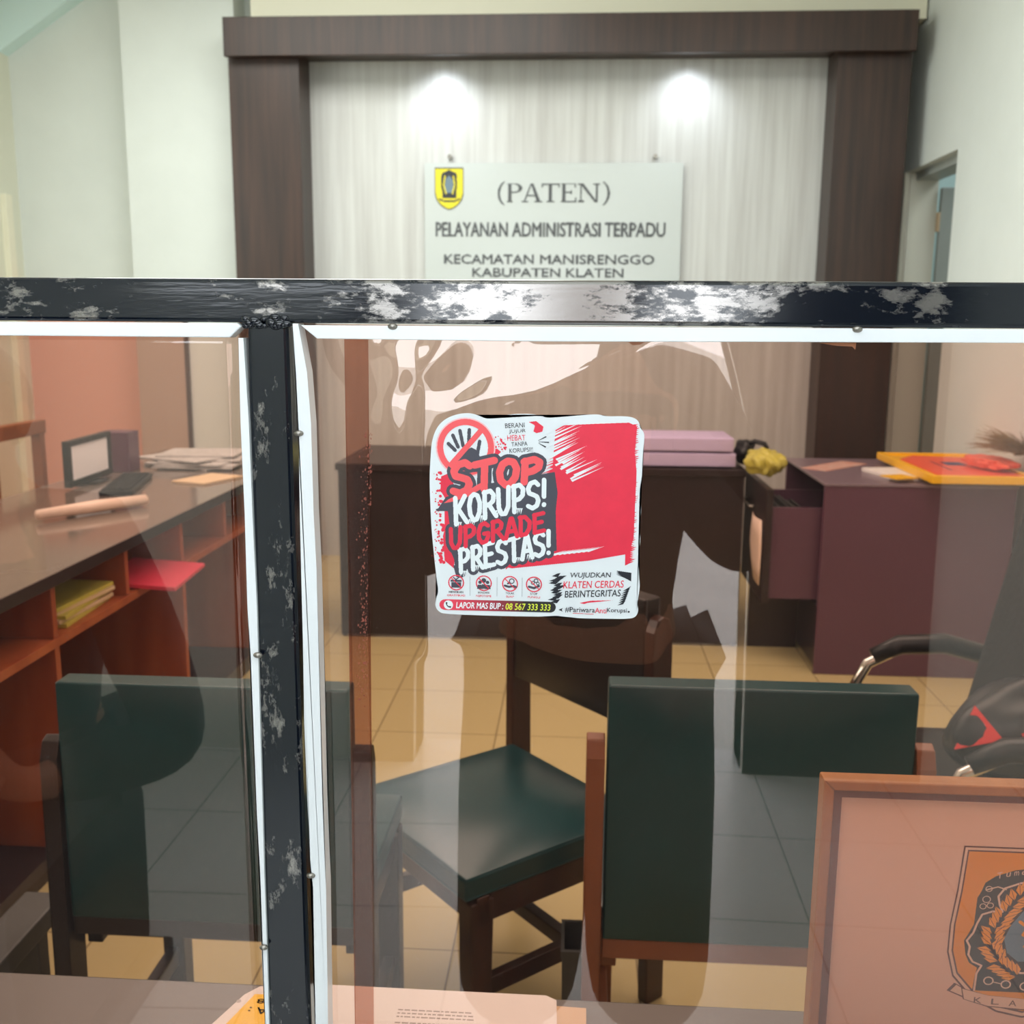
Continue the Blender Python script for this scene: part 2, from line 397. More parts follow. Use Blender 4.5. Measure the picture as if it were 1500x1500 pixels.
obj('hinge', tube(bmesh.new(), [(1.928, 5.87, 1.86), (1.928, 5.87, 1.96)], 0.012), M['tan'], lf)
struct(obj('wall_room_back', B(1.92, 4.2, 6.65, 6.8, 0, 3.3), M['soffit']))
struct(obj('wall_room_right', B(4.05, 4.2, 3.0, 6.65, 0, 3.3), M['wall']))
struct(obj('wall_room_front', B(1.92, 4.05, 3.0, 3.15, 0, 3.3), M['wall']))
bm = bmesh.new()
box(bm, -3.42, -1.30, -1.75, -1.6, 0, 3.3); box(bm, -1.30, -0.56, -1.75, -1.6, 0, 1.44); box(bm, -1.30, -0.56, -1.75, -1.6, 2.30, 3.3); box(bm, -0.56, -0.50, -1.75, -1.6, 0, 3.3); box(bm, 0.51, 1.92, -1.75, -1.6, 0, 3.3); box(bm, -0.50, 0.51, -1.75, -1.6, 2.25, 3.3)
struct(obj('wall_front', bm, M['wall']))
M['reflection_boards'] = mat('dark_reflection_boards', (44, 38, 37), 0.55, var=0.15, scale=6)  # dark boards added beside the door to darken the panes' reflection
struct(obj('trim_8', B(-0.68, -0.502, -1.6, -1.572, 0, 1.43), M['reflection_boards'])); struct(obj('trim_9', B(0.512, 1.07, -1.6, -1.572, 0, 2.3), M['reflection_boards']))
w1 = struct(obj('glare_window_1', B(-1.30, -0.56, -1.76, -1.60, 1.44, 1.47), M['jamb']))  # unseen window, added so the pane's fold catches bright sky as glare
obj('glare_window_frame', B(-1.30, -0.56, -1.76, -1.60, 2.27, 2.30), M['jamb'], w1); obj('glare_window_frame', B(-1.30, -1.27, -1.76, -1.60, 1.47, 2.27), M['jamb'], w1)
obj('glare_window_frame', B(-0.59, -0.56, -1.76, -1.60, 1.47, 2.27), M['jamb'], w1); obj('glare_window_mullion', B(-0.945, -0.92, -1.70, -1.66, 1.47, 2.27), M['jamb'], w1)
d2 = struct(obj('door_2', B(-0.55, -0.50, -1.77, -1.58, 0, 2.25), M['jamb']))
obj('door_casing', B(0.51, 0.56, -1.77, -1.58, 0, 2.25), M['jamb'], d2)
obj('door_lintel', B(-0.55, 0.56, -1.77, -1.58, 2.25, 2.30), M['jamb'], d2)

# ------------------------------------------------------------------ portal with panel, lamps and sign
pt = thing('wall_portal', 'dark brown wood-grain portal framing a pale panel on the back wall', 'wall portal', (-0.1, 5.6, 0))
def pt_obj(name, bm, m, parent=pt, **k):
    bmesh.ops.translate(bm, verts=bm.verts, vec=-pt.location) if parent is not None else None
    return obj(name, bm, m, parent, **k)
bm = box(B(-1.859, 1.645, 5.555, 5.995, 2.74, 2.89), -1.859, 1.645, 5.52, 5.555, 2.70, 2.89)
hd = pt_obj('header', bm, M['portal'], bevel=0.003)
pt_obj('post', B(-1.864, -1.488, 5.60, 5.995, 0, 2.74), M['portal'], bevel=0.003)
pt_obj('post', B(1.282, 1.652, 5.60, 5.995, 0, 2.74), M['portal'], bevel=0.003)
pp = pt_obj('back_panel', B(-1.488, 1.282, 5.82, 5.99, 0, 2.74), M['panel'])
pp['label'] = 'pale vertically grained panel'
for x in (-0.75, 0.557):
    h = pt_obj('downlight', disc(bmesh.new(), (x, 5.63, 2.7365), 0.05, axis='Z', t=0.0035), M['steel'])
    pt_obj('lamp_lens', disc(bmesh.new(), (x, 5.63, 2.7355), 0.036, axis='Z', t=0.001), M['lamp'], h)
    L = bpy.data.lights.new('downlight_beam', 'SPOT'); L.energy = 9; L.spot_size = math.radians(120); L.spot_blend = 1.0; L.color = (0.82, 0.90, 1.0); L.shadow_soft_size = 0.03
    lo = bpy.data.objects.new('downlight_beam', L); C.objects.link(lo); lo.location = (x, 5.63, 2.725); lo.rotation_euler = (math.radians(24), 0, 0)

def crest_small(bms, place):
    """small crest: yellow shield, dark gate, ribbon; bms = dict of bmeshes by colour"""
    sh = [(-.5, 1.0), (.5, 1.0), (.5, .1), (.44, -.12), (.30, -.30), (.12, -.42), (0, -.46), (-.12, -.42), (-.30, -.30), (-.44, -.12), (-.5, .1)]
    put_poly(bms['edge'], [(x * 1.07, .27 + (y - .27) * 1.05) for x, y in sh], lambda u, v: place(u, v, 0))
    put_poly(bms['yellow'], sh, lambda u, v: place(u, v, 1))
    gate = [(-.30, .70), (-.26, .84), (-.12, .90), (0, .96), (.12, .90), (.26, .84), (.30, .70), (.25, .52), (.30, .35), (.25, .15), (.26, -.06), (-.26, -.06), (-.25, .15), (-.30, .35), (-.25, .52)]
    put_poly(bms['dark'], gate, lambda u, v: place(u, v, 2))
    put_poly(bms['blue'], [(-.13, .62), (0, .74), (.13, .62), (.16, .35), (.1, .12), (-.1, .12), (-.16, .35)], lambda u, v: place(u, v, 3))
    put_stroke(bms['yellow'], [(-.16, .72), (-.2, .4), (-.12, .1)], .05, lambda u, v: place(u, v, 3))
    put_stroke(bms['yellow'], [(.16, .72), (.2, .4), (.12, .1)], .05, lambda u, v: place(u, v, 3))
    put_poly(bms['edge'], [(-.40, -.06), (-.2, -.14), (.2, -.14), (.40, -.06), (.40, -.13), (.2, -.21), (-.2, -.21), (-.40, -.13)], lambda u, v: place(u, v, 3))

M['crestedge'] = mat('dark_crest_edge', (70, 70, 50), 0.5); M['crestyellow'] = mat('crest_yellow', (232, 216, 40), 0.5)
M['crestdark'] = mat('crest_black', (44, 46, 50), 0.5); M['crestblue'] = mat('crest_grey_blue', (110, 132, 146), 0.5)
sg = thing('office_sign', 'white office sign board with crest and grey lettering on the pale panel', 'sign', (-0.16, 5.79, 1.3))
sx, sy, sz = sg.location
board = obj('board', B(-0.858 - sx, 0.543 - sx, 0, 0.008, 0.0, 2.209 - sz), M['sign'], sg, bevel=0.001)
for x in (-0.719, 0.393):
    obj('stand_off', disc(bmesh.new(), (x - sx, -0.004, 2.243 - sz), 0.012, axis='Y', t=0.03), M['steel'], sg)
pl = lambda u, v: (u - sx, -0.002, v - sz)
bm = bmesh.new()
# serif capitals, drawn as stems, hairlines and slab serifs
def serif(bm, ch, x, y, wd, h, place):
    T, t, s = wd * .17, wd * .07, wd * .09
    def R(a, b, c, d): put_poly(bm, [(x + a, y + b), (x + c, y + b), (x + c, y + d), (x + a, y + d)], place)
    def Q(*p): put_poly(bm, [(x + a, y + b) for a, b in p], place)
    if ch == 'P':
        R(s, 0, s + T, h); R(0, 0, 2 * s + T, t); R(0, h - t, s + T, h)
        put_ring_e(bm, (x + wd * .45, y + h * .74), wd * .3, h * .2, wd * .52, h * .26, place); R(s + T, h - t, wd * .5, h); R(s + T, h * .48, wd * .5, h * .48 + t)
    if ch == 'A':
        Q((wd * .44, h), (wd * .56, h), (wd * .93, t), (wd * .74, t)); Q((wd * .44, h), (wd * .50, h), (wd * .17, t), (wd * .09, t))
        R(wd * .24, h * .3, wd * .68, h * .3 + t); R(-.02 * wd, 0, wd * .3, t); R(wd * .62, 0, wd * 1.03, t)
    if ch == 'T':
        R(wd * .5 - T / 2, 0, wd * .5 + T / 2, h); R(0, h - t, wd, h); R(wd * .3, 0, wd * .7, t); R(0, h * .76, t, h); R(wd - t, h * .76, wd, h)
    if ch == 'E':
        R(s, 0, s + T, h); R(0, 0, wd * .92, t); R(0, h - t, wd * .88, h); R(s + T, h * .5, wd * .66, h * .5 + t)
        R(wd * .92 - t, 0, wd * .92, h * .24); R(wd * .88 - t, h * .78, wd * .88, h); R(wd * .66 - t, h * .4, wd * .66, h * .64)
    if ch == 'N':
        R(wd * .1, 0, wd * .1 + t, h); R(wd * .84, 0, wd * .84 + t, h); Q((wd * .06, h), (wd * .06 + T, h), (wd * .9, 0), (wd * .9 - T * .7, 0))
        R(0, 0, wd * .28, t); R(wd * .7, h - t, wd, h); R(-.02 * wd, h - t, wd * .15, h)
def put_ring_e(bm, c, ax, az, bx, bz, place, n=16):
    A = [(bm.verts.new(place(c[0] + ax * math.cos(t), c[1] + az * math.sin(t))), bm.verts.new(place(c[0] + bx * math.cos(t), c[1] + bz * math.sin(t))))
         for t in [-PI / 2 + PI * k / n for k in range(n + 1)]]
    for k in range(n): bm.faces.new((A[k][0], A[k][1], A[k + 1][1], A[k + 1][0]))
for ch, x, wd in (('P', -0.405, .085), ('A', -0.322, .105), ('T', -0.218, .10), ('E', -0.112, .09), ('N', -0.018, .115)):
    serif(bm, ch, x, 2.005, wd, .098, pl)
for cx, a in ((-0.425, PI), (0.122, 0)):
    put_ring_c = [(cx + .03 * (1 if a else -1) - math.cos(t) * .055 * (1 if a else -1), 2.05 + .068 * math.sin(t) * 1.0) for t in [(-1.1 + 2.2 * k / 10) for k in range(11)]]
    put_stroke(bm, put_ring_c, .013, pl, taper=[.4 + .6 * math.sin(PI * k / 10) for k in range(11)])
qs = [bm]
for wd_, p0, p1, zz, hh in (('PELAYANAN', 638, 746, 1.822, .074), ('ADMINISTRASI', 752, 883, 1.822, .074), ('TERPADU', 889, 978, 1.822, .074), ('KECAMATAN', 651, 785, 1.677, .048),
                            ('MANISRENGGO', 794, 963, 1.677, .048), ('KABUPATEN', 693, 825, 1.606, .048), ('KLATEN', 833, 918, 1.606, .048)):
    q = bmesh.new(); put_text(q, wd_, pl, -.858 + (p0 - 622) * .0037, zz, (p1 - p0) * .0037, hh, bold=.035); qs.append(q)
for q in qs: ink('lettering', q, M['ink'], sg)
bms = {k: bmesh.new() for k in ('edge', 'yellow', 'dark', 'blue')}
crest_small(bms, lambda u, v, l: (-0.722 - sx + u * .148, -0.002 - .0012 * l, 2.035 - sz + v * .145))
cr = ink('crest', bms['yellow'], M['crestyellow'], sg)
for k, mm in (('edge', 'crestedge'), ('dark', 'crestdark'), ('blue', 'crestblue')):
    ink({'edge': 'shield_border', 'dark': 'gate_emblem', 'blue': 'water_emblem'}[k], bms[k], M[mm], cr)

press(.0035, -.0025)

# ------------------------------------------------------------------ counter ledge and glazed partition
struct(obj('trim_5', B(-1.6, 1.75, 0.655, 0.70, 0, 0.712), M['wall']))                               # the low wall that carries the ledge
obj_ledge = tag(obj('counter_ledge', B(-1.6, 1.75, 0.645, 0.834, 0.712, 0.75), M['ledge'], bevel=0.003),
                'narrow grey laminate counter ledge below the clear partition', 'counter')

PY = 0.69
pa = thing('counter_partition', 'black steel framed partition glazed with clear pinkish sheets across the counter', 'partition', (-0.21, PY, 0.75))
px0, py0, pz0 = pa.location
def P(name, bm, m, parent=pa, **k):
    bmesh.ops.translate(bm, verts=bm.verts, vec=(-px0, -py0, -pz0)); return obj(name, bm, m, parent, **k)
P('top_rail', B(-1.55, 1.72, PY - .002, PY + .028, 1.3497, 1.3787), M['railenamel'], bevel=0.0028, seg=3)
bm = bmesh.new()
# upright: very slightly out of plumb, as welded by hand
prism(bm, [(-0.2232, 1.3497), (-0.1955, 1.3497), (-0.1945, 0.7501), (-0.2285, 0.7501)], PY - .0015, PY + .027)
P('upright', bm, M['enamel'], bevel=0.003, seg=3)
P('end_post', B(-1.55, -1.52, PY - .0015, PY + .027, 0.7501, 1.3497), M['enamel'], bevel=0.003)
P('end_post', B(1.69, 1.72, PY - .0015, PY + .027, 0.7501, 1.3497), M['enamel'], bevel=0.003)
P('middle_post', B(0.80, 0.83, PY - .0015, PY + .027, 0.7501, 1.3497), M['enamel'], bevel=0.003)
P('middle_post', B(-1.02, -0.99, PY - .0015, PY + .027, 0.7501, 1.3497), M['enamel'], bevel=0.003)
P('bottom_rail', B(-1.52, 1.69, PY - .001, PY + .026, 0.7501, 0.772), M['enamel'], bevel=0.003)
# weld at the joint
bm = bmesh.new()
for k in range(26):
    x = -0.226 + 0.034 * random.random(); z = 1.347 + 0.006 * random.random()
    bmesh.ops.create_icosphere(bm, subdivisions=2, radius=.0016 + .0016 * random.random(), matrix=Matrix.Translation((x, PY - .0015, z)) @ Matrix.Diagonal((1.5, .7, 1, 1)))
P('weld_bead', bm, M['enamel'], smooth=True)

# panes: thin flexible sheets; the big one is buckled near its top left corner
def pane_geo(x0, x1, z0, z1, nx, nz, f):
    bm = bmesh.new(); gr = []
    for s in (0, 1):
        gr.append([[bm.verts.new((x0 + (x1 - x0) * i / nx, PY + .010 + s * .0012 + f(x0 + (x1 - x0) * i / nx, z0 + (z1 - z0) * k / nz), z0 + (z1 - z0) * k / nz))
                    for i in range(nx + 1)] for k in range(nz + 1)])
    for k in range(nz):
        for i in range(nx):
            bm.faces.new((gr[0][k][i], gr[0][k][i + 1], gr[0][k + 1][i + 1], gr[0][k + 1][i]))
            bm.faces.new((gr[1][k][i], gr[1][k + 1][i], gr[1][k + 1][i + 1], gr[1][k][i + 1]))
    for k in range(nz):
        for i in (0, nx): bm.faces.new((gr[0][k][i], gr[0][k + 1][i], gr[1][k + 1][i], gr[1][k][i]))
    for i in range(nx):
        for k in (0, nz): bm.faces.new((gr[0][k][i], gr[0][k][i + 1], gr[1][k][i + 1], gr[1][k][i]))
    return bm
def sstep(a, b, x):
    t = min(1, max(0, (x - a) / (b - a))); return t * t * (3 - 2 * t)
def buckle(x, z):
    d = 0.0006 * math.sin(9 * x + 3 * z)
    # rings around a screw in the top bead
    r = math.hypot((x + 0.115), (z - 1.345) * 1.15)
    env = math.exp(-(r / 0.055) ** 2)
    d += 0.00042 * env * math.sin(r / 0.0062)
    # a fold running down to the left from the top bead: one flat facet, easing out on both sides
    ax, az, bx, bz = -0.002, 1.338, -0.098, 1.283
    L = math.hypot(bx - ax, bz - az); t = ((x - ax) * (bx - ax) + (z - az) * (bz - az)) / (L * L)
    q = ((x - ax) * (bz - az) - (z - az) * (bx - ax)) / L
    hw = max(0.004, 0.0185 - 0.0125 * t); g = q / hw
    fo = g if abs(g) < 1 else math.copysign(max(0, 1 - (abs(g) - 1) / 4), g)
    d += 0.088 * hw * fo * sstep(-1.6, -0.5, t) * (1 - sstep(0.85, 1.25, t))
    # shallow upright ripples between the upright and the fold
    d += 0.00022 * math.sin((x + 0.004 * math.sin(60 * z)) * 210) * math.exp(-((x + 0.122) / 0.025) ** 2) * sstep(1.265, 1.30, z)
    # flat where the sticker lies
    return d * (1 - sstep(-.120, -.104, x) * sstep(-.066, -.050, -x) * sstep(-1.304, -1.290, -z) * sstep(1.11, 1.13, z))
rp = P('pane', pane_geo(-0.192, 0.80, 0.772, 1.349, 300, 200, buckle), M['film'], smooth=True, recalc=False)
rp['label'] = 'large pane carrying the sticker'
P('pane', pane_geo(-0.99, -0.226, 0.772, 1.349, 40, 40, lambda x, z: 0.0006 * math.sin(7 * x + 5 * z)), M['film'], smooth=True, recalc=False)
P('pane', pane_geo(-1.52, -1.02, 0.772, 1.349, 10, 10, lambda x, z: 0.0), M['film'], smooth=True, recalc=False)
P('pane', pane_geo(0.83, 1.69, 0.772, 1.349, 10, 10, lambda x, z: 0.0), M['film'], smooth=True, recalc=False)

# white glazing beads, bent by hand: outline from (left, right) pairs down the length
def bead(rows, y0, y1):
    bm = bmesh.new(); return prism(bm, [(a, z) for a, _, z in rows] + [(b, z) for _, b, z in rows[::-1]], y0, y1)
LB = [(-.2286, -.2253, 1.3394), (-.2295, -.2238, 1.2821), (-.2292, -.2237, 1.2191), (-.2299, -.2231, 1.1521), (-.2289, -.2235, 1.116), (-.2295, -.2244, 1.0238),
      (-.2283, -.2252, .9483), (-.2296, -.2254, .8858), (-.2292, -.2261, .8238), (-.2292, -.2265, .7722)]
RB = [(-.1910, -.1873, 1.3492), (-.1897, -.1822, 1.3171), (-.1890, -.1804, 1.2822), (-.1900, -.1803, 1.2199), (-.1903, -.1794, 1.1812), (-.1906, -.1794, 1.1257),
      (-.1914, -.1795, 1.067), (-.1908, -.1797, 1.004), (-.1900, -.1793, .9609), (-.1885, -.1788, .9391), (-.1901, -.1801, .826), (-.1903, -.1803, .7722)]
P('glazing_bead', bead(LB, PY - .004, PY + .010), M['alu'], bevel=0.0008)
P('glazing_bead', bead(RB, PY - .005, PY + .010), M['alu'], bevel=0.0010)
P('glazing_bead', prism(bmesh.new(), [(-.99, 1.3394), (-.2345, 1.3396), (-.2262, 1.3470), (-.2290, 1.3492), (-.99, 1.3480)], PY - .005, PY + .009), M['alu'], bevel=0.0008)
P('glazing_bead', prism(bmesh.new(), [(-.1746, 1.3394), (-.10, 1.3391), (-.0214, 1.3388), (.12, 1.3398), (.2845, 1.3406), (.80, 1.3406), (.80, 1.3495), (.18, 1.3490), (-.1855, 1.3482)], PY - .0058, PY + .009), M['alu'], bevel=0.0008)
for x, z in ((-.1234, 1.3478), (.1794, 1.3484), (-.1890, 1.2757), (-.2232, 1.1172), (-.1898, .9483), (-.2274, .8881)):
    bm = bmesh.new(); bmesh.ops.create_uvsphere(bm, u_segments=14, v_segments=8, radius=1, matrix=Matrix.Translation((x, PY - .0055, z)) @ Matrix.Diagonal((.0034, .0022, .0022, 1)))
    P('screw', bm, M['steel'], smooth=True)
# a strip of old film where two sheets overlap, with dried glue
bm = bmesh.new()
prism(bm, [(-.1594, 1.3394), (-.1429, 1.3394), (-.1466, 1.1295), (-.1470, .90), (-.1484, .7725), (-.1629, .7725), (-.1598, .95), (-.1585, 1.1291)], PY + .0085, PY + .0090)
P('film_overlap', bm, M['overlap'])
M['glue'] = mat('dried_red_brown_glue', (150, 78, 62), 0.45, var=0.3, scale=120)
M['glueclear'] = mat('peeled_amber_film', (176, 110, 70), 0.35)
bm = bmesh.new(); rg = random.Random(3)
for k in range(230):
    z = 1.275 - .20 * rg.random() ** 1.2; x = -.1432 - .007 * abs(rg.gauss(0, .5)) - (1.34 - z) * .0175
    bmesh.ops.create_icosphere(bm, subdivisions=1, radius=.0002 + .0004 * rg.random(), matrix=Matrix.Translation((x + (.003 if z > 1.22 else 0), PY + .0080, z)) @ Matrix.Diagonal((1, .3, 1.8, 1)))
P('glue_specks', bm, M['glue'])
for pts in ([(.0326, 1.3389), (.0439, 1.3389), (.041, 1.3372), (.036, 1.3368)], [(.158, 1.3394), (.1818, 1.3398), (.1815, 1.3352), (.1795, 1.3372), (.170, 1.3375)]):
    P('film_scrap', prism(bmesh.new(), pts, PY + .004, PY + .0046), M['glueclear'])

# ------------------------------------------------------------------ the sticker
SK = 1.11e-4
st = thing('sticker', 'red, white and black STOP KORUPS! sticker on the clear partition pane', 'sticker', (-0.0278, PY + .0099, 1.2176))
def sk(l):
    return lambda u, v: ((u - 762) * SK, -.0003 - .00012 * l, (722 - v) * SK)
M['s_white'] = mat('sticker_white_vinyl', (232, 238, 243), 0.45)
M['s_red'] = mat('sticker_red', (240, 48, 76), 0.45, var=0.10, scale=60)
M['s_soft'] = mat('sticker_coral_red', (248, 92, 98), 0.45)
M['s_pink'] = mat('sticker_pale_pink', (247, 196, 200), 0.45)
M['s_dark'] = mat('sticker_charcoal', (72, 72, 84), 0.5)
M['s_black'] = mat('sticker_black', (32, 34, 44), 0.5)
M['s_yellow'] = mat('sticker_yellow', (232, 242, 70), 0.45)
M['s_cyan'] = mat('sticker_letter_white', (236, 243, 247), 0.45)
out = [(104, 345), (112, 250), (140, 170), (185, 118), (250, 85), (330, 70), (400, 82), (462, 112), (540, 84), (640, 72), (740, 72), (795, 84), (828, 97), (960, 84), (1100, 70), (1150, 70),
       (1180, 82), (1300, 78), (1360, 86), (1392, 112), (1398, 150), (1420, 170), (1428, 205), (1418, 330), (1424, 420), (1402, 560), (1424, 640), (1412, 760), (1424, 860), (1408, 960), (1420, 1050),
       (1428, 1140), (1420, 1220), (1412, 1262), (1424, 1300), (1412, 1345), (1372, 1364), (1200, 1366), (1060, 1368), (960, 1362), (905, 1352), (860, 1364), (500, 1366), (200, 1362), (150, 1350),
       (126, 1310), (134, 1255), (150, 1215), (140, 1150), (132, 1080), (120, 960), (106, 800), (100, 640), (96, 480)]
bm = bmesh.new()
# smooth outline by corner cutting, then a thin vinyl sheet
pts = out
for _ in range(2):
    pts = [q for i in range(len(pts)) for q in ((.75 * pts[i][0] + .25 * pts[(i + 1) % len(pts)][0], .75 * pts[i][1] + .25 * pts[(i + 1) % len(pts)][1]),
                                                 (.25 * pts[i][0] + .75 * pts[(i + 1) % len(pts)][0], .25 * pts[i][1] + .75 * pts[(i + 1) % len(pts)][1]))]
prism(bm, [((u - 762) * SK, (722 - v) * SK) for u, v in pts], -.0003, 0)
obj('vinyl_backing', bm, M['s_white'], st)
rs = random.Random(11)
def brush(bm, u0, u1, v0, v1, ang, n, wd, place, jl, jr, fu=None):
    """streaks of a dry brush: overlapping thin slanted strips"""
    for k in range(n):
        f = k / (n - 1); v = v0 + (v1 - v0) * f
        a = u0 + rs.uniform(-jl, jl) * .6 + (fu(f)[0] if fu else 0); b = u1 + rs.uniform(-jr, jr) + (fu(f)[1] if fu else 0)
        dv = -math.tan(ang)
        t = wd * rs.uniform(.7, 1.3)
        p = [(a - 60, v + (a - 60) * dv - u0 * dv), (a + 30, v - t + (a - u0) * dv), (b - 30, v - t * .8 + (b - u0) * dv), (b + 30, v + (b + 30 - u0) * dv), (b - 40, v + t * .8 + (b - u0) * dv), (a + 30, v + t + (a - u0) * dv)]
        put_poly(bm, p, place)
bm = bmesh.new()
# right hand splash
body = [(880, 170), (930, 140), (1120, 128), (1330, 118), (1380, 140), (1370, 300), (1385, 420), (1372, 560), (1380, 640), (1350, 700), (1378, 840), (1350, 940), (1100, 990), (860, 1020), (620, 1050), (560, 1040), (620, 960), (840, 860), (880, 720), (880, 560), (900, 430), (960, 330), (1000, 260)]
put_poly(bm, body, sk(1))
for k in range(70):
    v = 130 + 860 * k / 69; s = rs.uniform(14, 40)
    put_poly(bm, [(1330, v), (1330, v + 26), (1368 + s * .8, v + 4 - s * .3)], sk(1))
for k in range(34):
    f = k / 33; u = 1010 - 160 * f if k % 2 else 1000 - 120 * f; v = 190 + 250 * f
    L = rs.uniform(60, 170)
    put_poly(bm, [(u + 40, v - 10), (u + 40, v + 12), (u - L * .7, v + L * .42)], sk(1))
white_cut = bmesh.new()
for k in range(26):
    f = k / 25; u = 880 + 190 * f * f + rs.uniform(-30, 30); v = 150 + 300 * f
    L = rs.uniform(60, 150); put_poly(white_cut, [(u - 60, v + 30), (u - 50, v + 40), (u + L, v - 22 - L * .25)], sk(2))
for k in range(9):
    u = 900 + 30 * k; v = 940 - 4 * k; put_poly(white_cut, [(u - 60, v + 22), (u - 40, v + 26), (u + 60, v - 14)], sk(2))
for k in range(16):
    u = 560 + 320 * k / 15; put_poly(bm, [(u, 1030 - 50 * k / 15), (u + 60, 1000 - 50 * k / 15), (u - 20 + rs.uniform(-20, 20), 1062 - 45 * k / 15)], sk(1))
# left hand splash behind the words
put_poly(bm, [(170, 470), (240, 440), (260, 640), (215, 700), (240, 800), (200, 940), (250, 1060), (190, 1010), (205, 900), (180, 850), (205, 760), (190, 690), (215, 640), (165, 560)], sk(1))
put_poly(bm, [(715, 122), (760, 116), (806, 150), (790, 172), (800, 180), (764, 190), (745, 180), (762, 160), (750, 140)], sk(1))
put_poly(bm, [(470, 300), (520, 290), (545, 310), (520, 335), (480, 345)], sk(1))
ink('red_splash', bm, M['s_red'], st); ink('white_streaks', white_cut, M['s_white'], st)
bm = bmesh.new()
for k in range(90):
    v = rs.uniform(440, 1040); u = 178 - 60 * rs.random() ** 1.6 + 12 * math.sin(v * .05); put_disc(bm, (u, v), max(2.5, 14 * (u - 105) / 80 * rs.uniform(.5, 1)), sk(1.5), 10)
ink('halftone_dots', bm, M['s_red'], st); bm = bmesh.new()
for k in range(26):
    u = rs.uniform(495, 575); put_disc(bm, (u, rs.uniform(210, 300) + (u - 530) * .3), rs.uniform(2, 8), sk(1.5), 8)
ink('halftone_dots', bm, M['s_red'], st)
# prohibition sign with a hand
bm = bmesh.new(); put_ring(bm, (324, 286), 176, 186, sk(2)); ink('ring_glow', bm, M['s_pink'], st)
bm = bmesh.new(); put_ring(bm, (324, 286), 140, 178, sk(3)); put_stroke(bm, [(222, 408), (430, 168)], 34, sk(5), cap=False)
ink('prohibition_ring', bm, M['s_soft'], st)
bm = bmesh.new()
put_poly(bm, [(290, 350), (330, 300), (360, 285), (390, 300), (415, 345), (410, 375), (350, 385), (300, 375)], sk(4))
for a in ([(215, 262), (262, 308)], [(243, 208), (280, 290)], [(288, 178), (310, 285)], [(347, 172), (343, 280)], [(412, 244), (395, 340)]):
    n = 3
    for k in range(n):
        p0 = Vector(a[0]).lerp(Vector(a[1]), k / n + .03); p1 = Vector(a[0]).lerp(Vector(a[1]), (k + 1) / n - .08)
        put_stroke(bm, [p0, p1], 22, sk(4))
ink('hand_print', bm, M['s_dark'], st)

# hand painted capitals as strokes on a unit cell
GL = {
 'S': [[(.95, .86), (.72, 1.0), (.35, .97), (.12, .78), (.2, .6), (.5, .52), (.8, .42), (.9, .25), (.75, .07), (.4, 0), (.05, .12)]],
 'T': [[(-.02, .96), (1.02, 1.0)], [(.52, .98), (.44, 0)]],
 'O': [[(.5, 1), (.22, .9), (.06, .6), (.1, .25), (.35, .01), (.6, .03), (.86, .28), (.94, .62), (.78, .92), (.5, 1)]],
 'P': [[(.18, 1), (.1, 0)], [(.12, .97), (.65, 1.0), (.92, .82), (.85, .58), (.55, .46), (.15, .44)]],
 'K': [[(.16, 1), (.08, 0)], [(.95, 1.0), (.2, .46)], [(.34, .56), (.98, .0)]],
 'R': [[(.18, 1), (.08, 0)], [(.12, .97), (.65, 1.0), (.9, .82), (.82, .6), (.55, .5), (.15, .46)], [(.48, .48), (1.0, 0)]],
 'U': [[(.1, 1), (.06, .3), (.25, .03), (.55, .01), (.82, .25), (.95, 1)]],
 'G': [[(.92, .84), (.65, 1.0), (.3, .93), (.08, .6), (.1, .25), (.35, .01), (.7, .06), (.9, .3), (.92, .46), (.55, .46)]],
 'A': [[(.02, 0), (.5, 1), (.62, 1), (.98, 0)], [(.2, .33), (.85, .33)]],
 'D': [[(.16, 1), (.1, 0)], [(.08, .98), (.55, .96), (.92, .65), (.86, .3), (.55, .03), (.08, .02)]],
 'E': [[(.16, 1), (.1, 0)], [(.12, .98), (.92, 1.0)], [(.12, .52), (.75, .54)], [(.08, .02), (.92, .04)]],
 '!': [[(.62, 1), (.42, .36)], [(.30, .04), (.34, .06)]],
}
def painted(bm, s, u0, v0, u1, v1, h, wd, place, slant=.16, gap=.2, shrink=1.0):
    """word along the base line (u0,v0)-(u1,v1), v pointing down the sticker"""
    d = Vector((u1 - u0, v1 - v0)); L = d.length; d.normalize(); up = Vector((d.y, -d.x))
    ws = [.42 if c == '!' else 1.0 for c in s]; unit = L / (sum(ws) + gap * (len(s) - 1)); x = 0
    for i, c in enumerate(s):
        hh = h[0] + (h[1] - h[0]) * i / max(1, len(s) - 1)
        for stx in GL[c]:
            P2 = []
            for a, b in stx:
                q = Vector((u0, v0)) + d * (x + a * ws[i] * unit + slant * b * hh) + up * (b * hh)
                P2.append((q.x, q.y))
            put_stroke(bm, P2, wd, place)
        x += (ws[i] + gap) * unit
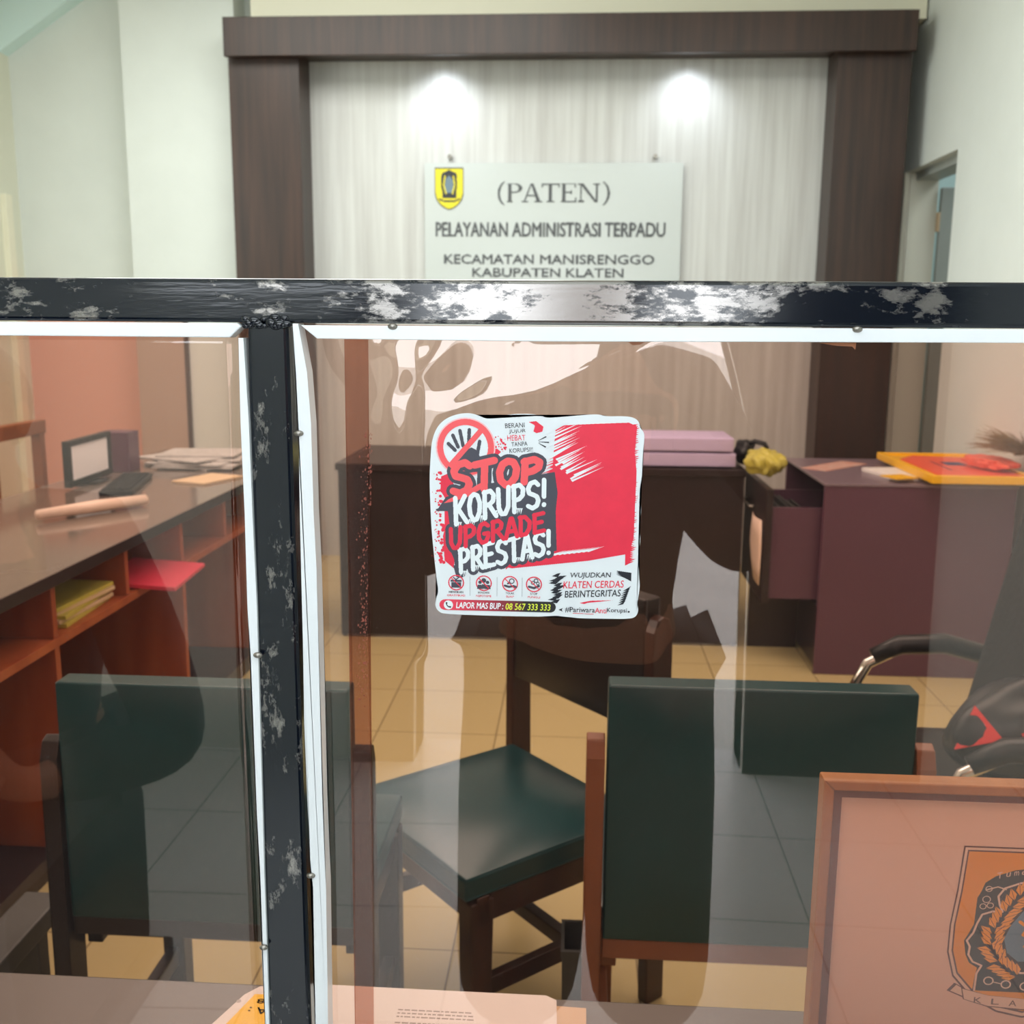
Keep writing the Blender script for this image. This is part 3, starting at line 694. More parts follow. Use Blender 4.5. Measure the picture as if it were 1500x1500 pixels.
# lines: word, base line, height, stroke, colour
WORDS = [('STOP', (240, 585), (800, 475), (185, 128), 46, 's_soft', 3), ('KORUPS!', (258, 775), (838, 640), (165, 160), 29, 's_cyan', 4),
         ('UPGRADE', (230, 935), (825, 805), (128, 114), 27, 's_red', 3), ('PRESTAS!', (288, 1085), (868, 948), (145, 145), 28, 's_cyan', 4)]
bm = bmesh.new()
for s, a, b, h, wd, c, l in WORDS: painted(bm, s, a[0], a[1], b[0], b[1], h, wd + 44, sk(3.2 if s != 'STOP' else 3.2))
put_poly(bm, [(200, 600), (420, 520), (880, 430), (900, 560), (880, 800), (900, 930), (560, 1010), (260, 1080), (250, 1000), (210, 900), (240, 760), (250, 690), (140, 690), (135, 680), (190, 655)], sk(3.1))
put_poly(bm, [(245, 1040), (310, 1040), (330, 1080), (290, 1120), (265, 1115), (255, 1080)], sk(3.1))
ink('dark_word_outline', bm, M['s_dark'], st)
bmw = {'s_soft': bmesh.new(), 's_cyan': bmesh.new(), 's_red': bmesh.new()}
for s, a, b, h, wd, c, l in WORDS: painted(bmw[c], s, a[0], a[1], b[0], b[1], h, wd, sk(5))
# the long brushed tail of the S
put_poly(bmw['s_soft'], [(186, 640), (215, 615), (330, 560), (430, 500), (430, 540), (330, 600), (230, 632)], sk(5))
# dry bristle ends on the white words
for u, v in ((262, 785), (350, 765), (425, 740), (520, 705), (645, 690), (295, 1100), (375, 1062), (455, 1045), (640, 1005), (720, 985)):
    for k in range(4):
        put_poly(bmw['s_cyan'], [(u + k * 11 - 6, v - 26), (u + k * 11 + 5, v - 28), (u + k * 11 - 8, v + rs.uniform(5, 26))], sk(5))
for c, nm in (('s_soft', 'painted_word_stop'), ('s_cyan', 'painted_white_words'), ('s_red', 'painted_word_upgrade')):
    ink(nm, bmw[c], M[c], st)

# printed small texts
def T(bm, s, u, v, wd, h, rot=0, bold=.0, shear=0, l=4):
    put_text(bm, s, lambda a, b: sk(l)(u + a, v - b), 0, 0, wd, h, bold, shear, rot)
bm = bmesh.new()
T(bm, 'BERANI', 570, 162, 120, 29, .06, .0); T(bm, 'JUJUR', 594, 198, 104, 27, .06, .0); T(bm, 'TANPA', 610, 276, 100, 26, .08); T(bm, 'KORUPSI!!', 598, 316, 146, 27, .08)
for a, b in (((775, 236), (822, 212)), ((780, 244), (838, 246)), ((778, 252), (820, 275))): put_stroke(bm, [a, b], 8, sk(4), taper=[.3, 1])
T(bm, 'WUJUDKAN', 990, 1112, 256, 42, .03, .012, .15); T(bm, 'BERINTEGRITAS', 955, 1234, 356, 44, .05, .012, .15)
T(bm, '#Pariwara', 958, 1330, 190, 36, 0, .012); T(bm, 'Korupsi', 1224, 1330, 126, 36, 0, .012)
put_poly(bm, [(918, 1314), (944, 1302), (938, 1314), (944, 1326)], sk(4)); put_disc(bm, (1362, 1316), 6, sk(4))
for i, (u, c) in enumerate(((263, 'HENTIKAN'), (440, 'HINDARI'), (607, 'TOLAK'), (759, 'STOP'))):
    wd = {'HENTIKAN': 92, 'HINDARI': 72, 'TOLAK': 54, 'STOP': 46}[c]; T(bm, c, u - wd / 2, 1220, wd, 13, 0, .02)
# black dry brush marks round the slogan
for k in range(12):
    v = 1090 + 170 * k / 11; a = 905 + 14 * math.sin(k * 1.7); put_poly(bm, [(a - 36 + rs.uniform(-12, 8), v + 6), (a, v - 12), (a + 34 + rs.uniform(-14, 14), v - 16), (a + 4, v + 12)], sk(4))
    if k < 4:
        put_poly(bm, [(1276, 1050 + k * 8), (1372, 1062 + k * 12), (1372, 1082 + k * 12), (1330, 1084 + k * 4)], sk(4))
    elif k > 4:
        a = 1345 - (k - 5) * 5; put_poly(bm, [(a - 26, v + 16), (a + 10, v - 8), (a + 26, v - 20), (a + 10, v + 8)], sk(4))
ink('black_print', bm, M['s_black'], st)
bm = bmesh.new()
T(bm, 'HEBAT', 584, 240, 112, 34, .04); T(bm, 'KLATEN CERDAS', 944, 1174, 384, 46, .04, .01, .15); T(bm, 'Anti', 1148, 1330, 74, 34, 0, .012)
put_poly(bm, [(1050, 1266), (1120, 1250), (1260, 1243), (1180, 1254), (1100, 1264), (1080, 1272)], sk(4)); put_stroke(bm, [(1010, 1335), (1140, 1337)], 3, sk(4))
for u, c, wd in ((263, 'GRATIFIKASI', 116), (440, 'NEPOTISME', 98), (607, 'SUAP', 50), (759, 'PUNGLI', 78)): T(bm, c, u - wd / 2, 1242, wd, 13, 0, .015)
for u in (263, 440, 607, 759):
    put_ring(bm, (u, 1152), 44, 51, sk(5), 28); put_stroke(bm, [(u - 32, 1120), (u + 32, 1184)], 6, sk(5.4), cap=False)
ink('red_print', bm, M['s_red'], st)
bm = bmesh.new()      # little pictures in the four rings
D = sk(5)
put_poly(bm, [(232, 1150), (294, 1150), (294, 1185), (232, 1185)], D); put_poly(bm, [(228, 1134), (298, 1134), (298, 1146), (228, 1146)], D); put_stroke(bm, [(262, 1132), (245, 1118), (262, 1132), (280, 1118)], 7, D)
for u, v, r in ((440, 1134, 15), (416, 1146, 11), (464, 1146, 11)): put_disc(bm, (u, v), r, D)
for u, v in ((440, 1172), (414, 1174), (466, 1174)): put_poly(bm, [(u - 18, v + 16), (u - 12, v - 12), (u + 12, v - 12), (u + 18, v + 16)], D)
put_stroke(bm, [(574, 1164), (600, 1172), (630, 1166), (646, 1172)], 14, D); put_ring(bm, (618, 1134), 12, 18, D, 16); put_poly(bm, [(588, 1146), (606, 1140), (606, 1152), (590, 1156)], D)
put_stroke(bm, [(728, 1168), (760, 1176), (790, 1162)], 15, D); put_ring(bm, (772, 1128), 9, 15, D, 16); put_ring(bm, (752, 1142), 8, 13, D, 16); put_ring(bm, (784, 1146), 6, 11, D, 16)
for u in (352, 524, 685): put_stroke(bm, [(u, 1110), (u, 1235)], 1.5, D)
ink('pictogram', bm, M['s_dark'], st)
def pill(bm, u0, u1, v0, v1, place, n=10):
    r = (v1 - v0) / 2; vm = (v0 + v1) / 2
    put_poly(bm, [(u0 + r + r * math.cos(PI / 2 + PI * k / n), vm + r * math.sin(PI / 2 + PI * k / n)) for k in range(n + 1)] + [(u1 - r + r * math.cos(-PI / 2 + PI * k / n), vm + r * math.sin(-PI / 2 + PI * k / n)) for k in range(n + 1)], place)
# phone bar: red printing into black from left to right
m = bpy.data.materials.new('sticker_red_to_black_print'); m.use_nodes = True; nt = m.node_tree; b = nt.nodes['Principled BSDF']
tc = nt.nodes.new('ShaderNodeTexCoord'); sp = nt.nodes.new('ShaderNodeSeparateXYZ'); r = nt.nodes.new('ShaderNodeValToRGB')
mr = nt.nodes.new('ShaderNodeMapRange'); mr.inputs['From Min'].default_value = (155 - 762) * SK; mr.inputs['From Max'].default_value = (900 - 762) * SK
r.color_ramp.elements[0].position = .12; r.color_ramp.elements[0].color = lin((236, 66, 90)); r.color_ramp.elements[1].position = .75; r.color_ramp.elements[1].color = lin((40, 40, 42))
nt.links.new(tc.outputs['Object'], sp.inputs[0]); nt.links.new(sp.outputs[0], mr.inputs['Value']); nt.links.new(mr.outputs[0], r.inputs[0]); nt.links.new(r.outputs[0], b.inputs['Base Color'])
bm = bmesh.new(); pill(bm, 155, 900, 1264, 1334, sk(3)); pb = ink('phone_bar', bm, m, st)
bm = bmesh.new(); put_disc(bm, (213, 1300), 30, sk(4)); T(bm, 'LAPOR MAS BUP :', 262, 1320, 304, 40, 0, .03, .15); ink('bar_white_print', bm, M['s_cyan'], st)
bm = bmesh.new(); T(bm, '08 567 333 333', 580, 1322, 286, 42, 0, .02, .12); ink('phone_number', bm, M['s_yellow'], st)
bm = bmesh.new(); put_stroke(bm, [(201, 1287), (202, 1300), (212, 1312), (226, 1314)], 8, sk(5), taper=[1.4, .8, .8, 1.4]); ink('telephone_mark', bm, M['s_black'], st)

press(1.6 * SK, -.00055)

# ------------------------------------------------------------------ on the ledge
# framed crest, standing against the back of the pane
fr = thing('framed_crest_print', 'brown wooden frame with a yellow shield crest print standing on the counter ledge', 'picture frame', (0.372, 0.785, 0.7505))
W2, H2 = 0.168, 0.2405
def bar(poly, a, b): return prism(bmesh.new(), poly, a, b)
fw = .0085
obj('frame_side', bar([(-W2, 0), (-W2 + fw, .006), (-W2 + fw, H2 - fw), (-W2, H2)], 0, .018), M['framewood'], fr, bevel=.0012)
obj('frame_side', bar([(W2, 0), (W2, H2), (W2 - fw, H2 - fw), (W2 - fw, .006)], 0, .018), M['framewood'], fr, bevel=.0012)
obj('frame_side', bar([(-W2, H2), (-W2 + fw, H2 - fw), (W2 - fw, H2 - fw), (W2, H2)], 0, .018), M['framewood'], fr, bevel=.0012)
obj('frame_side', bar([(-W2, 0), (W2, 0), (W2 - fw, .006), (-W2 + fw, .006)], 0, .018), M['framewood'], fr, bevel=.0012)
bm = bmesh.new(); i0, i1 = W2 - fw, W2 - fw - .0075
for poly in ([(-i0, .0055), (-i1, .0105), (-i1, H2 - fw - .0075), (-i0, H2 - fw)], [(i0, fw), (i0, H2 - fw), (i1, H2 - fw - .0075), (i1, .0105)],
             [(-i0, H2 - fw), (-i1, H2 - fw - .0075), (i1, H2 - fw - .0075), (i0, H2 - fw)], [(-i0, .0055), (i0, .0055), (i1, .0105), (-i1, .0105)]):
    prism(bm, poly, .005, .016)
obj('inner_lip', bm, M['framein'], fr)
pr = obj('print', B(-W2 + fw, W2 - fw, .012, .0135, .006, H2 - fw), M['print'], fr)
pr['label'] = 'cream print with a yellow crest'
obj('backing_board', B(-W2 + .004, W2 - .004, .0136, .0172, .004, H2 - .004), M['tan'], fr)
# crest: u across, v up, origin at the middle of the shield's top edge; one unit = half its width
M['c_line'] = mat('crest_brown_line', (96, 44, 34), 0.5); M['c_yel'] = mat('crest_golden_yellow', (240, 164, 0), 0.45)
M['c_blk'] = mat('crest_black_ground', (46, 34, 28), 0.5); M['c_wht'] = mat('crest_cream_line', (240, 214, 190), 0.5)
M['c_ear'] = mat('crest_rice_gold', (252, 176, 40), 0.5); M['c_blu'] = mat('crest_slate_blue', (104, 140, 168), 0.5)
KS = 0.0575; cu0 = 0.0105
def cp(l): return lambda u, v: (cu0 + u * KS, .0118 - .00012 * l, H2 - .0602 + v * KS * .92)
def shield(k):
    base = [(-1, 0), (1, 0), (1.04, -.7), (1.10, -1.3), (1.10, -1.75), (1.0, -2.15), (.72, -2.5), (.36, -2.72), (0, -2.8)]
    full = base + [(-x, y) for x, y in base[::-1][1:-2]]
    full = [(-1, 0), (1, 0), (1.04, -.7), (1.10, -1.3), (1.10, -1.75), (1.0, -2.15), (.72, -2.5), (.36, -2.72), (0, -2.8), (-.36, -2.72), (-.72, -2.5), (-1.0, -2.15), (-1.10, -1.75), (-1.10, -1.3), (-1.04, -.7)]
    return [(x * k, -1.2 + (y + 1.2) * k) for x, y in full]
bl = {k: bmesh.new() for k in ('c_line', 'c_yel', 'c_blk', 'c_wht', 'c_ear', 'c_blu')}
put_poly(bl['c_line'], shield(1.04), cp(0)); put_poly(bl['c_wht'], shield(1.02), cp(1)); put_poly(bl['c_line'], shield(.985), cp(2)); put_poly(bl['c_yel'], shield(.965), cp(3))
half = [(0, -.28), (-.30, -.33), (-.56, -.44), (-.70, -.56), (-.74, -.70), (-.79, -.82), (-.77, -.95), (-.74, -1.08), (-.78, -1.14), (-.80, -1.26), (-.86, -1.42), (-.92, -1.56), (-.88, -1.64), (-.88, -1.80), (-.82, -1.94), (-.70, -2.02), (-.72, -2.16), (-.74, -2.42)]
gate = half + [(-x, y) for x, y in half[::-1][:-1]]
put_poly(bl['c_blk'], gate, cp(4))
wl = [(0, -.52), (-.2, -.54), (-.42, -.64), (-.50, -.78), (-.47, -.92), (-.42, -1.04), (-.56, -1.04), (-.70, -1.10), (-.76, -1.26), (-.80, -1.42), (-.88, -1.56), (-.83, -1.66), (-.84, -1.80), (-.77, -1.92), (-.64, -1.98), (-.70, -2.12), (-.71, -2.42)]
for sgn in (1, -1):
    put_stroke(bl['c_wht'], [(sgn * x, y) for x, y in wl], .03, cp(5))
    put_stroke(bl['c_wht'], [(sgn * x, y) for x, y in [(-.68, -.68), (-.52, -.62), (-.40, -.66)]], .02, cp(6))
    for c, rr in (((-.64, -.66), .05), ((-.66, -.84), .06), ((-.60, -.94), .05), ((-.70, -.96), .05)): put_ring(bl['c_wht'], (sgn * c[0], c[1]), rr - .012, rr, cp(6), 14)
    ear = [(-.06, -.62), (-.26, -.86), (-.42, -1.16), (-.52, -1.44), (-.50, -1.72), (-.34, -1.98), (-.12, -2.14)]
    for i in range(19):
        f = i / 18 * (len(ear) - 1); k = min(int(f), len(ear) - 2); q = Vector(ear[k]).lerp(Vector(ear[k + 1]), f - k); d = (Vector(ear[k + 1]) - Vector(ear[k])).normalized()
        for s2 in (-1, 1):
            dd = (-d * .7 + Vector((-d.y, d.x)) * s2 * .75).normalized(); c0 = q + dd * .02; c1 = q + dd * .24; n2 = Vector((-dd.y, dd.x)) * .056; cm = q + dd * .12
            put_poly(bl['c_ear'], [(sgn * p.x, p.y) for p in (c0, cm + n2, c1, cm - n2)], cp(6 + .3 * (i % 3)))
            put_stroke(bl['c_line'], [(sgn * c0.x, c0.y), (sgn * c1.x, c1.y)], .008, cp(8), cap=False)
    put_ring(bl['c_wht'], (sgn * -.52, -2.24), .055, .075, cp(6), 16); put_ring(bl['c_wht'], (sgn * -.27, -2.29), .055, .075, cp(6), 16); put_stroke(bl['c_wht'], [(sgn * -.44, -2.26), (sgn * -.35, -2.28)], .016, cp(6))
put_ring(bl['c_wht'], (0, -2.31), .055, .075, cp(6), 16)
put_poly(bl['c_blu'], [(-.12, -1.0), (0, -.86), (.12, -1.0), (.28, -1.26), (.36, -1.5), (.30, -1.74), (.14, -1.88), (-.14, -1.88), (-.30, -1.74), (-.36, -1.5), (-.28, -1.26)], cp(9))
for pts2 in ([(-.16, -1.2), (-.04, -1.3), (-.1, -1.42), (.06, -1.5), (-.06, -1.62)], [(.14, -1.15), (.04, -1.28), (.16, -1.4), (.04, -1.56), (.14, -1.7)]): put_stroke(bl['c_ear'], pts2, .05, cp(10))
put_text(bl['c_wht'], '+', cp(9), -.10, -2.16, .2, .16, .02)
# upper band with its slanted script, lower ribbon with capitals
for i, ch in enumerate('Tumenggung'):
    a = -.52 + i * .104; y = -.42 + .0 - .62 * (a * a) * .55 + .03
    if ch: put_text(bl['c_wht'], ch, cp(6), a, y - (.03 if ch == 'g' else 0), .075, .10 if ch in 'Tg' else .07, .005, .3, -.55 * a)
rib = [(-.88, -2.40), (-.5, -2.50), (0, -2.53), (.5, -2.50), (.88, -2.40), (.84, -2.58), (.5, -2.68), (0, -2.71), (-.5, -2.68), (-.84, -2.58)]
put_poly(bl['c_line'], [(x * 1.02, -2.55 + (y + 2.55) * 1.12) for x, y in rib], cp(7)); put_poly(bl['c_wht'], rib, cp(8))
for sgn in (1, -1):
    put_poly(bl['c_line'], [(sgn * x, y) for x, y in [(-.80, -2.42), (-1.0, -2.30), (-.97, -2.40), (-1.10, -2.44), (-.80, -2.58)]], cp(6))
    put_poly(bl['c_wht'], [(sgn * x, y) for x, y in [(-.80, -2.44), (-.97, -2.335), (-.94, -2.41), (-1.05, -2.445), (-.80, -2.555)]], cp(6.5))
for i, ch in enumerate('KLATEN'):
    a = -.70 + i * .25; put_text(bl['c_line'], ch, cp(9.5), a, -2.62 - .05 * (1 - abs(a + .08)), .11, .10, .01)
ce = ink('crest', bl['c_yel'], M['c_yel'], fr)
for k, nm in (('c_line', 'crest_outline'), ('c_blk', 'gate_emblem'), ('c_wht', 'cream_linework'), ('c_ear', 'rice_wreath'), ('c_blu', 'water_drop')): ink(nm, bl[k], M[k], ce)

press(.00016, .01165)

# papers on the ledge
def sheet(name, pts, z, t, m, label, cat, grp=None):
    o = obj(name, prism(bmesh.new(), pts, z, z + t, axis='Z'), m); return tag(o, label, cat, grp)
d = sheet('document', [(-.219, .8335), (-.105, .8330), (-.018, .8330), (-.0085, .827), (-.006, .742), (-.20, .742)], .7521, .0006, M['white'], 'large white printed document lying on the ledge under the sticker', 'paper')
pd = obj('printed_text', bmesh.new(), mat('faint_print', (158, 150, 146), .6), d)
bm = bmesh.new(); rq = random.Random(5)
for k, y in enumerate((.803, .7985, .794, .786, .7815, .777)):
    x = -.148
    while x < -.085:
        l = rq.uniform(.002, .006); box(bm, x, x + l, y, y + .0016, .7527, .75275); x += l + .0012
box(bm, -.122, -.100, .770, .783, .7527, .75276)
bm.to_mesh(pd.data); bm.free()
sheet('envelope', [(-.05, .822), (.018, .8195), (.018, .742), (-.05, .742)], .7503, .0014, M['tan'], 'cream envelope sticking out from under the white document', 'envelope')
lf = sheet('leaflet', [(-.2905, .8155), (-.280, .828), (-.262, .8295), (-.225, .829), (-.225, .742), (-.318, .742)], .7503, .0012, M['white'], 'white leaflet with a yellow block beside the black upright', 'leaflet')
obj('yellow_block', prism(bmesh.new(), [(-.281, .8165), (-.228, .8185), (-.228, .744), (-.303, .744)], .7515, .7518, axis='Z'), M['yellow'], lf)
bm = bmesh.new()
put_text(bm, 'WA :', lambda u, v: (-.246 - u, .7985 - v, .7521), 0, 0, .034, .0085, .02)
put_text(bm, '8228', lambda u, v: (-.246 - u, .8100 - v, .7521), 0, 0, .030, .006, .01)
obj('leaflet_print', bm, M['s_black'], lf, recalc=False)
bm = bmesh.new(); put_ring_pts = [(-.2925 + .0022 * math.cos(2 * PI * k / 12), .806 + .0022 * math.sin(2 * PI * k / 12)) for k in range(12)]
prism(bm, put_ring_pts, .7515, .7517, axis='Z'); obj('stamp', bm, M['greypaper'], lf)

# ------------------------------------------------------------------ chairs
def make_chair(name, label, loc, rz, w, back, wood, vinyl, post_top, back_mat=None, dz=0.0, dp=.425):
    """local +Y is the front; origin on the floor under the middle of the backrest"""
    t = thing(name, label, 'chair', loc, rz, None)
    h = w / 2
    sh = .40 + dz; f = dp - .425
    for s in (-1, 1):
        bm = bmesh.new()   # rear leg and post in one piece, raked a little, rounded at the top
        prof = [(-.035, 0), (.010, 0), (.022, sh), (.022, post_top - .03), (.012, post_top - .006), (-.002, post_top), (-.016, post_top - .006), (-.026, post_top - .03), (-.026, sh)]
        prism(bm, prof, s * (h + .002) - (0 if s > 0 else .026), s * (h + .002) + (.026 if s > 0 else 0), axis='X')
        obj('rear_post', bm, wood, t, bevel=.004)
        bm = bmesh.new(); x0 = s * (h - .012)
        prism(bm, [(.415 + f, sh), (.365 + f, sh), (.375 + f, 0), (.412 + f, 0)], x0 - .02, x0 + .02, axis='X')
        obj('front_leg', bm, wood, t, bevel=.003)
        obj('side_rail', B(x0 - .012, x0 + .012, .022, .37 + f, sh - .048, sh + .005), wood, t, bevel=.002)
        obj('side_stretcher', B(x0 - .010, x0 + .010, .005, .375 + f, .16, .195), wood, t, bevel=.002)
    obj('front_rail', B(-h - .008, h + .008, .375 + f, .402 + f, sh - .048, sh + .008), wood, t, bevel=.002)
    obj('rear_rail', B(-h, h, -.018, .010, sh - .008, sh + .024), wood, t, bevel=.002)
    obj('cross_stretcher', B(-h + .02, h - .02, .16, .185, .163, .192), wood, t, bevel=.002)
    st2 = obj('seat', cushion(bmesh.new(), -h - .006, h + .006, .018, dp, sh + .008, sh + .052, .026), vinyl, t, smooth=True, bevel=.017, seg=4)
    bk = obj('backrest', cushion(bmesh.new(), -h + .001, h - .001, -.022, .020, back[0], back[1], .020, axis='y'), back_mat or vinyl, t, smooth=True, bevel=.018, seg=4)
    return t
G = 'green vinyl office chairs'
make_chair('visitor_chair', 'green vinyl chair turned backward at the ledge, left of the black upright', (-.533, 1.39, 0), 0, .433, (.462, .835), M['chairblack'], M['green'], .747, None, .04, .365)
make_chair('visitor_chair', 'green vinyl chair turned backward with brown rounded posts, behind the framed crest', (.264, 1.39, 0), 0, .427, (.464, .855), M['tanwood'], M['green'], .777, None, .04, .365)
make_chair('visitor_chair', 'angled chair with green seat and dark open wooden back, standing below the sticker', (.018, 2.05, 0), math.radians(130.5), .41, (.572, .84), M['chairwood'], M['green'], .81, M['chairblack'], -.042, .435)
# low plank bench by the left chair, narrow bin behind the right one
t = thing('plank_bench', 'narrow dark grey plank bench beside the left green chair', 'bench', (-.846, 1.14, 0))
obj('seat_plank', B(-.033, .033, -.33, .33, .405, .44), M['greybin'], t, bevel=.004)
for y in (-.27, .25): obj('leg_board', B(-.028, .028, y, y + .03, 0, .405), M['greybin'], t, bevel=.002)
t = thing('waste_bin', 'small dark grey bin between the angled chair and the right green chair', 'bin', (.012, 1.68, 0))
bm = bmesh.new()
a = [bm.verts.new(p) for p in ((-.018, -.04, 0), (.018, -.04, 0), (.018, .04, 0), (-.018, .04, 0))]; b2_ = [bm.verts.new(p) for p in ((-.021, -.046, .262), (.021, -.046, .262), (.021, .046, .262), (-.021, .046, .262))]
bm.faces.new(a[::-1])
for k in range(4): bm.faces.new((a[k], a[(k + 1) % 4], b2_[(k + 1) % 4], b2_[k]))
o = obj('bin_body', bm, M['greybin'], t); sm = o.modifiers.new('wall', 'SOLIDIFY'); sm.thickness = .003
bm = bmesh.new(); box(bm, -.023, .023, -.05, -.043, .255, .268); box(bm, -.023, .023, .043, .05, .255, .268); box(bm, -.023, -.017, -.043, .043, .255, .268); box(bm, .017, .023, -.043, .043, .255, .268)
obj('bin_rim', bm, M['greybin'], t)

# ------------------------------------------------------------------ long service counter on the left, seen from its open side
t = thing('service_counter', 'long orange-brown counter with grey top and open cubbies along the left side', 'counter', (-1.5, 2.7, 0))
def Lc(x0, x1, y0, y1, z0, z1): return B(x0 + 1.5, x1 + 1.5, y0 - 2.7, y1 - 2.7, z0, z1)
obj('worktop', Lc(-1.90, -1.215, .95, 4.60, .738, .768), M['greytop'], t, bevel=.002)
obj('front_edge', Lc(-1.222, -1.2135, .951, 4.599, .7365, .7665), M['deskdark'], t)
obj('back_board', Lc(-1.90, -1.878, .95, 4.60, 0, .738), M['deskdark'], t)
obj('cubby_shelf', Lc(-1.878, -1.235, .95, 4.60, .578, .600), M['orange'], t, bevel=.001)
for y in (1.08, 1.48, 1.88, 2.28, 2.68, 3.08, 3.48, 3.88, 4.28):
    obj('divider', Lc(-1.877, -1.238, y, y + .02, .601, .738), M['orange'], t, bevel=.001)
for y in (1.48, 2.28, 3.08, 3.88):
    obj('support_panel', Lc(-1.877, -1.238, y, y + .022, 0, .577), M['orange'], t, bevel=.001)
obj('plinth', Lc(-1.876, -1.27, .951, 4.60, 0, .06), M['deskdark'], t)
# on its top
t = thing('monitor', 'small white screen with a dark bezel standing at the back of the left counter', 'monitor', (-1.775, 3.60, .768), math.radians(3))
bm = bmesh.new(); box(bm, -.012, .012, -.185, .185, .008, .030); box(bm, -.012, .012, -.185, .185, .150, .170); box(bm, -.012, .012, -.185, -.160, .030, .150); box(bm, -.012, .012, .160, .185, .030, .150)
obj('bezel', bm, M['black'], t, bevel=.002); M['screen'] = mat('milky_white_screen', (246, 246, 250), 0.3)
obj('screen_panel', B(-.010, .006, -.160, .160, .030, .150), M['screen'], t); obj('stand_foot', B(-.03, .05, -.06, .06, 0, .008), M['black'], t, bevel=.002)
tag(obj('file_box', B(-1.86, -1.74, 3.86, 3.96, .7685, .925), M['purple'], bevel=.003), 'mauve upright file box beside the white screen', 'file box')
t = thing('keyboard', 'long black keyboard lying on the left counter in front of the file box', 'keyboard', (-1.60, 3.52, .7685), math.radians(14))
obj('key_case', B(-.055, .055, -.21, .21, 0, .018), M['black'], t, bevel=.004)
bm = bmesh.new()
for i in range(5):
    for k in range(15): box(bm, -.046 + i * .019, -.030 + i * .019, -.2 + k * .0265, -.178 + k * .0265, .0175, .023)
obj('keys', bm, M['blackcloth'], t)
t = thing('paper_roll', 'cream paper roll lying across the near end of the left counter', 'paper', (-1.44, 3.02, .7685))
obj('sheet_roll', tube(bmesh.new(), [(-.13, -.17, .022), (-.03, -.02, .022), (.07, .12, .022)], [.016, .022, .018], 12, r2=.9), M['print'], t, smooth=True)
rn = random.Random(9)
for i in range(7):
    tag(obj('newspaper', B(-.16, .16, -.13, .13, 0, .006, mtx=Matrix.Translation((-1.56 + rn.uniform(-.05, .05), 4.12 + rn.uniform(-.06, .06), .7686 + i * .0065)) @ Matrix.Rotation(rn.uniform(-.5, .5), 4, 'Z')), M['greypaper']),
        'grey newspaper in the untidy pile at the far end of the left counter', 'newspaper', 'newspapers piled on the left counter')
tag(obj('booklet', B(-.075, .075, -.11, .11, 0, .008, mtx=Matrix.Translation((-1.37, 3.70, .7686)) @ Matrix.Rotation(-.35, 4, 'Z')), M['tan'], bevel=.001), 'tan booklet lying in front of the newspaper pile on the left counter', 'booklet')
tag(obj('folder', B(-.10, .12, -.15, .15, 0, .012, mtx=Matrix.Translation((-1.26, 2.89, .606)) @ Matrix.Rotation(.08, 4, 'Z') @ Matrix.Rotation(.08, 4, 'Y')), M['pink'], bevel=.001), 'rose red folder sticking out of a cubby of the left counter', 'folder')
for i in range(5):
    tag(obj('form', B(-.08, .10, -.14, .14, 0, .010, mtx=Matrix.Translation((-1.36, 2.50, .601 + i * .0105)) @ Matrix.Rotation(rn.uniform(-.12, .12), 4, 'Z')), M['yellowbag'] if i % 2 == 0 else M['tan']),
        'yellowish bundle of forms stacked in a cubby of the left counter', 'forms', 'forms in the counter cubby')
# wooden chair on the far side of the counter
t = thing('wooden_chair', 'brown wooden chair with an open back beyond the left counter', 'chair', (-2.15, 3.78, 0), 0)
for y in (-.17, .17):
    obj('rear_post', B(-.02, .02, y - .018, y + .018, 0, .94), M['tanwood'], t, bevel=.003); obj('front_leg', B(-.42, -.385, y - .018, y + .018, 0, .43), M['tanwood'], t, bevel=.003)
obj('top_rail', B(-.022, .022, -.20, .20, .905, .96), M['tanwood'], t, bevel=.004); obj('seat', B(-.43, .02, -.2, .2, .43, .455), M['tanwood'], t, bevel=.004); obj('lower_rail', B(-.012, .012, -.152, .152, .56, .60), M['tanwood'], t, bevel=.002)

# ------------------------------------------------------------------ dark desk at the back
t = thing('office_desk', 'dark brown desk with a closed front standing before the pale panel', 'desk', (-.15, 4.6, 0))
obj('desk_top', B(-.87, .852, -.36, .32, .735, .765), M['deskdark'], t, bevel=.003); obj('front_board', B(-.86, .848, -.345, -.325, .012, .735), M['deskdark'], t)
for x in (-.86, .828): obj('side_board', B(x, x + .02, -.325, .31, 0, .735), M['deskdark'], t)
for i in range(2):
    bm = bmesh.new(); z0 = .772 + i * .064
    cushion(bm, .12 + rn.uniform(-.012, .012), .655 + rn.uniform(-.012, .012), 4.27 + rn.uniform(-.006, .006), 4.58, z0, z0 + .055, .004, 6)
    tag(obj('paper_ream', bm, M['lilac'], smooth=True, bevel=.003), 'lilac-white bundle of paper in the pile on the dark desk', 'paper', 'paper bundles on the dark desk')

